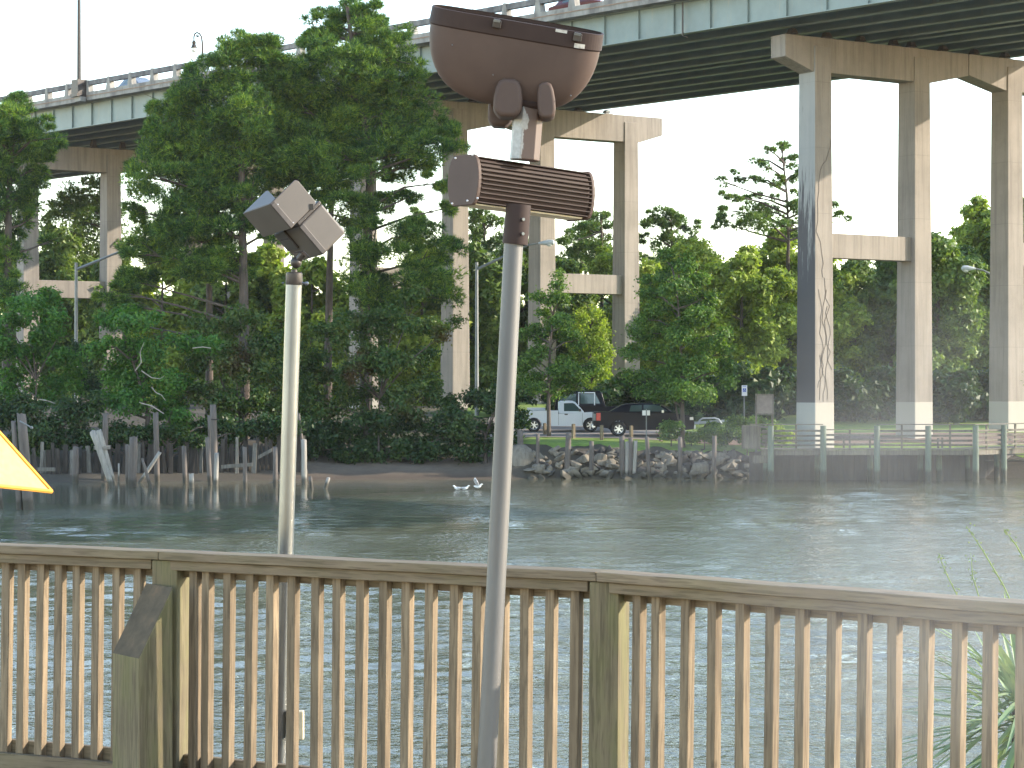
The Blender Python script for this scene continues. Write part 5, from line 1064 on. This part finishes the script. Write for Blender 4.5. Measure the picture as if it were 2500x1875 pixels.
tree('pine_tree', 'broad dark pine with two trunks standing left of the twin-box floodlight', 'pine tree', 134, [(527, 760), (527, 650), (524, 480), (521, 300), (518, 180), (512, 90)],
     [(510, 92, 40, 22), (560, 98, 40, 22), (605, 150, 46, 34), (400, 190, 44, 34), (478, 125, 36, 24), (556, 118, 46, 30), (430, 170, 46, 34), (510, 165, 70, 42), (588, 175, 40, 40), (350, 225, 42, 26), (420, 240, 70, 40), (525, 250, 80, 46), (604, 262, 36, 46), (318, 268, 22, 18), (365, 305, 66, 34), (460, 325, 84, 44), (566, 340, 66, 46), (278, 372, 22, 22), (345, 385, 64, 38), (440, 402, 80, 42), (550, 425, 60, 38), (300, 455, 34, 22), (390, 470, 76, 38), (490, 490, 62, 36), (285, 545, 20, 26), (345, 540, 60, 40), (425, 570, 60, 36), (240, 625, 30, 20), (300, 610, 46, 26), (520, 570, 44, 34), (590, 500, 34, 24), (232, 690, 16, 26), (270, 660, 34, 20), (400, 350, 70, 50, 2), (500, 400, 70, 60, 2), (560, 300, 60, 50, 2), (420, 450, 70, 50, 2), (340, 500, 60, 40, 2), (480, 560, 60, 40, 1)],
     L_PINE, 'pine', 12, tr=.36, group=PG_)
m_ = tree('pine_tree', 'slim dark trunk with sparse needles between the two big pines', 'pine tree', 139, [(452, 720), (452, 520), (456, 400), (460, 330)], [(455, 350, 40, 26), (480, 420, 34, 22), (430, 480, 34, 20), (470, 530, 40, 22), (610, 380, 34, 20)], L_PINE, 'pine', 8, tr=.26, group=PG_)
tree('pine_tree', 'thin bare-trunked pine just right of the twin-box floodlight', 'pine tree', 138, [(708, 800), (712, 600), (716, 450), (722, 380), (724, 340)], [(722, 360, 40, 30), (700, 430, 30, 18), (740, 470, 26, 20)], L_PINE, 'pine', 8, tr=.30, group=PG_)
tree('pine_tree', 'pine cut off by the left picture edge', 'pine tree', 137, [(14, 760), (16, 600), (20, 420), (28, 300), (34, 215)], [(34, 218, 36, 18), (8, 250, 44, 34), (78, 262, 36, 26), (110, 300, 38, 20), (40, 310, 70, 42), (100, 362, 34, 26), (20, 380, 60, 44), (60, 425, 46, 36), (10, 480, 44, 50), (70, 470, 24, 14), (18, 560, 32, 50), (22, 630, 30, 40), (-40, 300, 60, 60), (-50, 430, 60, 60), (110, 520, 20, 12)], L_PINE, 'pine', 12, tr=.34, group=PG_)
# pines behind the columns
PF = 'paler pines behind the bridge'
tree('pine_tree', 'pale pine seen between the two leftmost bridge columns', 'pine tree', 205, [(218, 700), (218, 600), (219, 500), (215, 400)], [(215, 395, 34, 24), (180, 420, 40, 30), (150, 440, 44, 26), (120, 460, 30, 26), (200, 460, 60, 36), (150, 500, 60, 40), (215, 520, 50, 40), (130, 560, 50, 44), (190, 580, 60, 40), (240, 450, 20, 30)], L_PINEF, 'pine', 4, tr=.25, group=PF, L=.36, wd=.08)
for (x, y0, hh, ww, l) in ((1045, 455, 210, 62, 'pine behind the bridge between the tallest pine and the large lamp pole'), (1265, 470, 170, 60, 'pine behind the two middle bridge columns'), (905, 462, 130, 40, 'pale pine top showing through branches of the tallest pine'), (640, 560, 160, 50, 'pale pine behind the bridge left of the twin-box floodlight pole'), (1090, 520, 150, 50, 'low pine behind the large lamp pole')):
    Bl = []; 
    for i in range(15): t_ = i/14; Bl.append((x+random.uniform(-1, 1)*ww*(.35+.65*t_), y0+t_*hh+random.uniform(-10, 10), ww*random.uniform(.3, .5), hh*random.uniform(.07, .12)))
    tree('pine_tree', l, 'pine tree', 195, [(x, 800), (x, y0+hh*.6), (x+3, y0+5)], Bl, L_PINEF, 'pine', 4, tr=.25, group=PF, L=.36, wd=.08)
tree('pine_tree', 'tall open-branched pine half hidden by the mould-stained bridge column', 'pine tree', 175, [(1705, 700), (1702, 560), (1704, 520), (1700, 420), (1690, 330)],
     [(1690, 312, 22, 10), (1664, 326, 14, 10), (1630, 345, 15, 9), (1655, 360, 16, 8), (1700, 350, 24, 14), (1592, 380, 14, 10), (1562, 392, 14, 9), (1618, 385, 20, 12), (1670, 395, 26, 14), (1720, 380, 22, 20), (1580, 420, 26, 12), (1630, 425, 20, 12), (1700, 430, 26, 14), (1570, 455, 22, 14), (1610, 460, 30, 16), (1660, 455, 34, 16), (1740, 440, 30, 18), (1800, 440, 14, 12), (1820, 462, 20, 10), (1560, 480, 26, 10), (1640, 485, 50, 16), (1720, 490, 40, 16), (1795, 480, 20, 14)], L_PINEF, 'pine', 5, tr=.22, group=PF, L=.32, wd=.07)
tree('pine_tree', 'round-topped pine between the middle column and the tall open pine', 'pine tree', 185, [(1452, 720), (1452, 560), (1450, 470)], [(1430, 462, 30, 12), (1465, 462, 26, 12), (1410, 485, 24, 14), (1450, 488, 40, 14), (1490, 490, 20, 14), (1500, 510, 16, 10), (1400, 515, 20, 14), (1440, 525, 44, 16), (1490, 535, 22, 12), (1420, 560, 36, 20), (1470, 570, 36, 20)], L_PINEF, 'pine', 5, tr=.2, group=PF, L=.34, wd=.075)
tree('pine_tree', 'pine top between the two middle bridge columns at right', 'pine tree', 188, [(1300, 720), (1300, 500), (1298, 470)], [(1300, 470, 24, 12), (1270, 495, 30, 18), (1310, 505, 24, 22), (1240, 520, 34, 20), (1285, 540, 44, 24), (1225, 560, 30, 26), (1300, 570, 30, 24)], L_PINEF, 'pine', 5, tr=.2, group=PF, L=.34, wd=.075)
# park trees
PK = 'young park trees by the parking lot'
tree('park_tree', 'slim young park tree in front of the white pickup', 'tree', 131, [(1186, 938), (1185, 860), (1188, 760), (1195, 680)], [(1213, 612, 14, 26), (1205, 650, 26, 24), (1165, 640, 20, 18), (1180, 690, 36, 26), (1225, 690, 34, 28), (1155, 720, 30, 26), (1200, 735, 48, 30), (1250, 735, 28, 26), (1160, 780, 42, 30), (1215, 790, 50, 30), (1265, 790, 28, 22), (1150, 825, 34, 22), (1200, 835, 56, 22), (1250, 830, 34, 20), (1130, 790, 20, 16)], L_PARK, 'leaf', 19, .17, tr=.13, group=PK, sub=.42, tw=.18)
tree('park_tree', 'broad leafy park tree in front of the black pickup', 'tree', 129, [(1476, 962), (1474, 880), (1472, 780), (1468, 690), (1462, 620)], [(1440, 565, 34, 22), (1480, 570, 30, 26), (1420, 600, 34, 24), (1500, 610, 34, 26), (1455, 620, 40, 30), (1395, 640, 34, 26), (1525, 640, 30, 20), (1450, 670, 60, 34), (1510, 680, 46, 30), (1380, 690, 30, 26), (1410, 720, 50, 34), (1480, 730, 60, 36), (1545, 725, 30, 24), (1565, 760, 30, 18), (1370, 760, 30, 24), (1420, 780, 50, 34), (1500, 785, 60, 34), (1560, 800, 36, 24), (1380, 810, 30, 20), (1430, 835, 50, 24), (1500, 840, 60, 26), (1575, 820, 24, 14), (1400, 845, 34, 16), (1470, 852, 50, 12)], L_PARK, 'leaf', 19, .17, tr=.14, group=PK, sub=.42, tw=.18)
T = [at(x, y, 129.3) for x, y in ((1668, 1052), (1655, 1020), (1648, 985), (1646, 950))]; m = MB(); m.tube(T, [.06, .055, .045, .03], 7); tag(m.build('forked_stem', BARK), 'second thin stem leaning left from the broad park tree', 'branch')
tree('park_tree', 'leafy branch tip of a tree at the right picture edge', 'tree', 124, [(2290, 950), (2290, 860), (2285, 800)], [(2235, 800, 20, 16), (2230, 830, 16, 14), (2255, 770, 26, 20), (2270, 820, 40, 36)], L_PARK, 'leaf', 19, .17, tr=.13, group=PK, sub=.42, tw=.18)
# willowy trees and wood behind
WG = 'trees of the wood behind the bridge'
def bushy(px, top, bot, wd, Y, label, mat, dens=5, size=.30, n=16, name='leafy_tree', cat='tree', group=WG, **kw):
    Bl = []; H_ = bot-top
    for i in range(n):
        t_ = (i+.5)/n; half = wd/2*math.sin(math.pi*min(1, .18+.82*t_)**.75)*.92+4
        for sd in (-1, 1) if t_ > .15 else (0,): Bl.append((px+sd*half*random.uniform(.2, .75), top+t_*H_+random.uniform(-.03, .03)*H_+wd*.08, wd*random.uniform(.16, .26), H_*random.uniform(.06, .10)))
    return tree(name, label, cat, Y, [(px, bot+25), (px, (top+bot)/2), (px+2, top+H_*.15)], Bl, mat, 'leaf', dens, size, tr=.2, group=group, k=1, every=3, **kw)
bushy(1440, 735, 990, 125, 163, 'bright yellow-green willow glowing between the two middle columns', L_WILLOW, 9, .22)
wood_spec = [(1585, 640, 1010, 200, 172, 'light green tree left of the mould-stained column behind the park tree', L_WOOD), (1690, 575, 1020, 220, 176, 'soft light green rounded tree behind the broad park tree', L_WOOD), (1810, 590, 1030, 220, 170, 'soft light green tree right behind the parking sign', L_WOOD), (1900, 560, 1040, 200, 178, 'light green tree touching the left of the mould-stained column', L_WOOD),
    (2000, 600, 1040, 190, 174, 'pale leafy tree behind the mould-stained column', L_WOOD), (2090, 620, 1050, 190, 176, 'deep green tree between the two right-hand columns', L_WOODD), (2175, 600, 1050, 180, 179, 'green tree just left of the second right-hand column', L_WOODD), (2290, 560, 1050, 190, 172, 'green tree just right of the second right-hand column', L_WOODD), (2345, 600, 1050, 190, 176, 'deep green tree behind the pale street light head', L_WOODD), (2400, 480, 1050, 190, 180, 'tall green tree by the rightmost column', L_WOOD), (2500, 470, 1050, 200, 178, 'green tree behind the rightmost column', L_WOODD), (2610, 520, 1050, 200, 176, 'green tree past the right picture edge', L_WOODD),
    (1380, 640, 1000, 170, 180, 'deep green tree behind the two middle columns', L_WOODD), (1490, 600, 1000, 160, 186, 'light green tree behind the right middle column', L_WOOD), (1265, 590, 1010, 190, 178, 'deep green tree behind the large lamp pole', L_WOODD), (1150, 590, 1010, 190, 172, 'deep green tree behind the second street light', L_WOODD), (1030, 600, 1010, 190, 170, 'mid green tree right of the tallest pine trunk', L_WOOD), (760, 620, 1020, 190, 168, 'light green leafy tree seen right of the shiny lamp pole', L_WILLOW), (650, 600, 1010, 190, 172, 'light green tree left of the shiny lamp pole', L_WOOD),
    (550, 600, 1010, 190, 170, 'mid green tree between the two trunks of the broad pine', L_WOODD), (395, 590, 1010, 200, 172, 'olive green tree behind the broad pine on the left', L_WOOD), (275, 600, 1010, 160, 190, 'deep green tree between the left bridge columns', L_WOODD), (140, 560, 1010, 200, 200, 'deep green tree low behind the farthest pier', L_WOODD), (-20, 560, 1010, 200, 192, 'deep green tree at the left picture edge', L_WOODD)]
for (px, t_, b_, wd, Yq, l, mt) in wood_spec: bushy(px, t_, b_, wd*1.2, Yq, l, mt, 14 if px > 1350 else 8, .33 if px > 1350 else .42, 16, tri=True)
Bl = [(x+random.uniform(-20, 20), y, 70, 44, random.uniform(-6, 6)) for x in range(-120, 2700, 85) for y in (820, 880, 940, 1000)]+[(x, 760, 60, 44, random.uniform(-6, 6)) for x in list(range(1520, 2700, 80))+list(range(300, 1250, 90))]
tag(mk('far_wood', crown_leaves(blobs3(Bl, 212, 1), 2.2, .7, True, tw=.4), L_WOODD, None, 3), 'dense dark green wood closing the view behind the bridge piers', 'wood', kind='stuff')
# bank vegetation on the left
BG = 'bushes crowding the left bank'
def bank(label, Y, blobs, mat, dens=9, size=.22, name='bank_shrub', cat='shrub', trunk=None, tr=.12, **kw):
    xs_ = [b[0] for b in blobs]; x = sum(xs_)/len(xs_); yb = max(b[1]+b[3] for b in blobs); return tree(name, label, cat, Y, trunk or [(x, yb), (x, yb-60)], blobs, mat, 'leaf', dens, size, tr=tr, group=BG, every=2, **kw)
bank('bright green leafy bush at the far left with a rounded top', 130, [(60, 660, 56, 34), (110, 650, 44, 30), (20, 700, 46, 36), (90, 710, 60, 40), (140, 700, 40, 34), (20, 760, 50, 44), (80, 775, 60, 44), (145, 765, 40, 40), (30, 830, 50, 40), (110, 840, 60, 40), (-30, 720, 40, 60), (160, 820, 30, 40)], L_BROAD)
bank('big rounded bright green tree with bare pale branches overhanging the leaning pilings', 127, [(250, 690, 40, 24), (300, 690, 60, 28), (215, 745, 44, 34), (280, 750, 70, 44), (345, 760, 50, 40), (240, 810, 50, 40), (320, 815, 60, 44), (375, 830, 34, 44), (380, 900, 32, 46), (350, 880, 46, 44), (290, 870, 50, 40), (385, 950, 26, 28), (345, 950, 30, 30), (330, 1000, 18, 16), (420, 735, 44, 26), (455, 745, 24, 34), (230, 870, 40, 40)], L_BROAD, name='bank_tree', cat='tree', trunk=[(310, 985), (320, 900), (300, 820), (280, 760)], tr=.18)
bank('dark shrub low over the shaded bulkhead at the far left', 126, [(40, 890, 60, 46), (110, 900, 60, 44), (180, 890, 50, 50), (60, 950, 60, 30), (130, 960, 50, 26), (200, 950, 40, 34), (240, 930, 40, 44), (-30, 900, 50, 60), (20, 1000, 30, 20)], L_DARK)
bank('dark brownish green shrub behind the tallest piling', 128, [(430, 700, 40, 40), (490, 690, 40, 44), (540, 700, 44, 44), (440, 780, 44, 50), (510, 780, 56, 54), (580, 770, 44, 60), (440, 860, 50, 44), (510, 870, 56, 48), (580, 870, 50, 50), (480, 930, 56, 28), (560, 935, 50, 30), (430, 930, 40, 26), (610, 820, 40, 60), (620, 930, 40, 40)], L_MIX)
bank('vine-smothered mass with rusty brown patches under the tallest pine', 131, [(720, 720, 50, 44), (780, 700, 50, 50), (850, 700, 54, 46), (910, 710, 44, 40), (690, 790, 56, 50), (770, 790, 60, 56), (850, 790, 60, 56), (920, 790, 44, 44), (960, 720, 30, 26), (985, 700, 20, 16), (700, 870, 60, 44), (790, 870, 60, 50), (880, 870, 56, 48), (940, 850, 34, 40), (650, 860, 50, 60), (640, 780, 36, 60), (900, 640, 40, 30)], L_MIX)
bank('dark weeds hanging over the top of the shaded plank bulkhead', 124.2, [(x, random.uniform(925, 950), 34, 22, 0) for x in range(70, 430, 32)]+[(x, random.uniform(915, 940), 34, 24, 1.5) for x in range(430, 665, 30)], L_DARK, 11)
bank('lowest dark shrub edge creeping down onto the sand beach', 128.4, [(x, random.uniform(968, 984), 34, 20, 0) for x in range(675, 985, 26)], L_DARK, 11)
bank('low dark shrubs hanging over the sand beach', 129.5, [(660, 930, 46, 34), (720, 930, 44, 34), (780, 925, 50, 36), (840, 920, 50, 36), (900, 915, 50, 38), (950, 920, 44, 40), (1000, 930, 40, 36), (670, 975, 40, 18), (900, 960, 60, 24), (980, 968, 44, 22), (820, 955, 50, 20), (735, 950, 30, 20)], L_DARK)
bank('dark shrub between the sand beach and the round concrete block', 128.6, [(980, 870, 40, 26), (1030, 875, 44, 30), (1075, 880, 36, 34), (1000, 915, 50, 34), (1060, 925, 46, 34), (1100, 915, 30, 34), (1040, 965, 50, 24), (1110, 960, 22, 26), (960, 900, 30, 30), (1020, 990, 30, 10), (1095, 840, 24, 30), (1120, 900, 20, 26)], L_DARK)
bank('feathery dark branch hanging over the left picture edge of the bank', 133, [(150, 900, 40, 44), (190, 830, 34, 50), (180, 760, 30, 40)], L_DARK)
bank('green vines climbing the trunk of the tallest pine', 135, [(795, 470, 18, 30), (792, 530, 20, 34), (790, 590, 24, 34), (788, 640, 28, 30), (820, 440, 12, 14)], L_DARK, size=.14, name='climbing_vine', cat='vine')
# shrubs by the lot
def shrub(label, Y, blobs, mat, **kw): return tree('garden_shrub', label, 'shrub', Y, [(sum(b[0] for b in blobs)/len(blobs), max(b[1]+b[3] for b in blobs)-2), (sum(b[0] for b in blobs)/len(blobs), min(b[1] for b in blobs))], blobs, mat, 'leaf', 34, .15, tr=.04, group='clipped shrubs between the lot and the boardwalk', k=1, dj=.5, tw=.12, sub=.5, every=4, **kw)
shrub('round light green shrub left of the broad park tree trunk', 129, [(1636, 1046, 25, 17), (1630, 1060, 20, 16), (1650, 1061, 18, 15)], L_PARK)
shrub('low light green shrub right behind the park tree trunk', 129.5, [(1682, 1064, 18, 14), (1694, 1070, 18, 12)], L_PARK)
shrub('wide green shrub below the boat trailer', 129, [(1720, 1047, 32, 23), (1705, 1063, 27, 18), (1735, 1063, 30, 18)], L_PARK)
shrub('long sloping hedge rising to the notice board', 128.6, [(1770, 1057, 30, 23), (1795, 1047, 32, 28), (1825, 1039, 35, 31), (1855, 1035, 32, 31), (1785, 1071, 35, 15), (1820, 1067, 37, 20), (1858, 1065, 35, 23), (1885, 1042, 22, 26)], L_PARK)
shrub('yellow-green shrub behind the first boardwalk bay', 127, [(1905, 1053, 22, 23), (1900, 1071, 25, 18), (1920, 1067, 15, 15)], L_WOOD)
for px, l in ((2100, 'tuft of tall grass behind the lowered boardwalk rail'), (2155, 'tuft of tall grass left of the second right-hand column'), (2335, 'tuft of tall grass right of the second right-hand column'), (2270, 'tuft of grass behind the fourth boardwalk pile')):
    g_ = onground(px, 128.2); r_ = empty('grass_tuft', g_, l, 'grass', 'ornamental grass tufts by the boardwalk'); m = MB()
    for k_ in range(70):
        a = random.uniform(0, 6.28); e = random.uniform(.7, 1.45); blade(m, g_+Vector((random.gauss(0, .18), random.gauss(0, .15), 0)), Vector((math.cos(a)*math.cos(e), math.sin(a)*math.cos(e), math.sin(e))), random.uniform(.7, 1.35), .02, .25)
    m.build('blades', L_WILLOW, r_)['kind'] = 'stuff'
# bare pale branches on the overhanging tree
m = MB()
for P in ([(330, 905), (345, 885), (342, 860), (352, 835)], [(345, 905), (370, 922), (390, 925), (400, 918)], [(370, 945), (380, 958), (395, 965), (404, 978)], [(345, 985), (370, 990), (385, 1000), (398, 1008)], [(95, 975), (115, 978), (135, 985)], [(470, 850), (495, 847), (515, 850)], [(400, 1010), (372, 992), (340, 982)]):
    m.tube([at(x-20, y-20, 124.6) if 0 else at(x, y, 124.4) for x, y in P], [.035, .03, .024, .012][:len(P)], 5)
o = m.build('bare_branches', BARKP); tag(o, 'bare pale twisting branches showing in the overhanging green tree', 'branches', kind='stuff')
# dark undergrowth closing the ground behind the lot, and the sea wall, coloured dark for the shade of the boardwalk
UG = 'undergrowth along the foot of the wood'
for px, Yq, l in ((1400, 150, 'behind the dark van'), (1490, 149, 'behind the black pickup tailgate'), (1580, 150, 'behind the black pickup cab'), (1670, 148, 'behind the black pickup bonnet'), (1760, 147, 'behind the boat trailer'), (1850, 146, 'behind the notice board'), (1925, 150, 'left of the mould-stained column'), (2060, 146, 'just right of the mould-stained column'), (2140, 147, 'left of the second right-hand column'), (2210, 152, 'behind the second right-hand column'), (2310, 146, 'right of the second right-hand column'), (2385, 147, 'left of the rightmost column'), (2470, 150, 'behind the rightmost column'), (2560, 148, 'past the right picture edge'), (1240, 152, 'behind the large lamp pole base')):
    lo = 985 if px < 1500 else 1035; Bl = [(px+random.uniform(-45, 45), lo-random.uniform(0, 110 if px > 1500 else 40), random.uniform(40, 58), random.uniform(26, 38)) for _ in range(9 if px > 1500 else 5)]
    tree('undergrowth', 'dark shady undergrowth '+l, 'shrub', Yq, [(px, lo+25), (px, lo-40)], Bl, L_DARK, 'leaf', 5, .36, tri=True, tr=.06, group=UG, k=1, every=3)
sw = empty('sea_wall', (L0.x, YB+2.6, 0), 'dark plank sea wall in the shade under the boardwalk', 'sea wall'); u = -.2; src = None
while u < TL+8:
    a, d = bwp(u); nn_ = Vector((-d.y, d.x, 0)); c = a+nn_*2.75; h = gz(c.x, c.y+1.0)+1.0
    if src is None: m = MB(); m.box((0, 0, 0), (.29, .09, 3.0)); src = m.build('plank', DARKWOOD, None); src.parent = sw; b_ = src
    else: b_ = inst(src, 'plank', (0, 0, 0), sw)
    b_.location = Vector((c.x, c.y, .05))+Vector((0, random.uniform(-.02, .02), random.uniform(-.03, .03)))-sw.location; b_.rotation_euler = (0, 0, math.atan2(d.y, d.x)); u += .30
print('foliage tris', NL[0])
# ------------------------------------------------------------------ drifting smoke
def smoke(name, c, r, dens, label):
    m = MB(); m.sphere(c, 1, 20, 12, sc=r); m_ = bpy.data.materials.new(name+'_volume'); m_.use_nodes = True; t = m_.node_tree; t.nodes.remove(t.nodes['Principled BSDF']); v = N(t, 'ShaderNodeVolumePrincipled'); v.inputs['Color'].default_value = (.93, .93, .95, 1); v.inputs['Anisotropy'].default_value = .1
    g = N(t, 'ShaderNodeNewGeometry'); sb = N(t, 'ShaderNodeVectorMath', operation='SUBTRACT'); t.links.new(g.outputs['Position'], sb.inputs[0]); sb.inputs[1].default_value = tuple(c); dv = N(t, 'ShaderNodeVectorMath', operation='DIVIDE'); t.links.new(sb.outputs[0], dv.inputs[0]); dv.inputs[1].default_value = r
    ln = N(t, 'ShaderNodeVectorMath', operation='LENGTH'); t.links.new(dv.outputs[0], ln.inputs[0]); f = N(t, 'ShaderNodeMapRange', interpolation_type='SMOOTHSTEP'); t.links.new(ln.outputs['Value'], f.inputs[0]); f.inputs[1].default_value = 0; f.inputs[2].default_value = 1; f.inputs[3].default_value = 1; f.inputs[4].default_value = 0
    nz = noise(t, dv.outputs[0], 1.6, 3, .6); d_ = math_(t, 'MULTIPLY', math_(t, 'MULTIPLY', f.outputs[0], ramp(t, nz, [(.35, .25), (.7, 1)])), dens); t.links.new(d_, v.inputs['Density']); t.links.new(v.outputs[0], t.nodes['Material Output'].inputs['Volume'])
    o = m.build(name, m_); tag(o, label, 'smoke', kind='stuff'); return o
sm = [smoke('smoke', at(2060, 1085, 100), (13, 9, 3.6), .022, 'thin grey smoke drifting low over the river before the boardwalk'), smoke('smoke', at(2330, 1480, 6.3), (.85, .8, .62), .22, 'faint pale smoke veiling the yucca and the right end of the railing'), smoke('smoke', at(2250, 880, 112), (11, 8, 5.5), .013, 'thinner smoke rising in front of the right-hand bridge columns')]
# ------------------------------------------------------------------ thin summer haze over the whole place
m = MB(); m.box((0, 420, 22.5), (920, 1040, 53)); hm = bpy.data.materials.new('thin_haze'); hm.use_nodes = True; t = hm.node_tree; t.nodes.remove(t.nodes['Principled BSDF'])
v = N(t, 'ShaderNodeVolumePrincipled'); v.inputs['Color'].default_value = (.95, .97, 1, 1); v.inputs['Density'].default_value = .00007; t.links.new(v.outputs[0], t.nodes['Material Output'].inputs['Volume'])
hz = m.build('haze', hm); hz['kind'] = 'stuff'; hz['label'] = 'thin pale summer haze over the river and far bank'
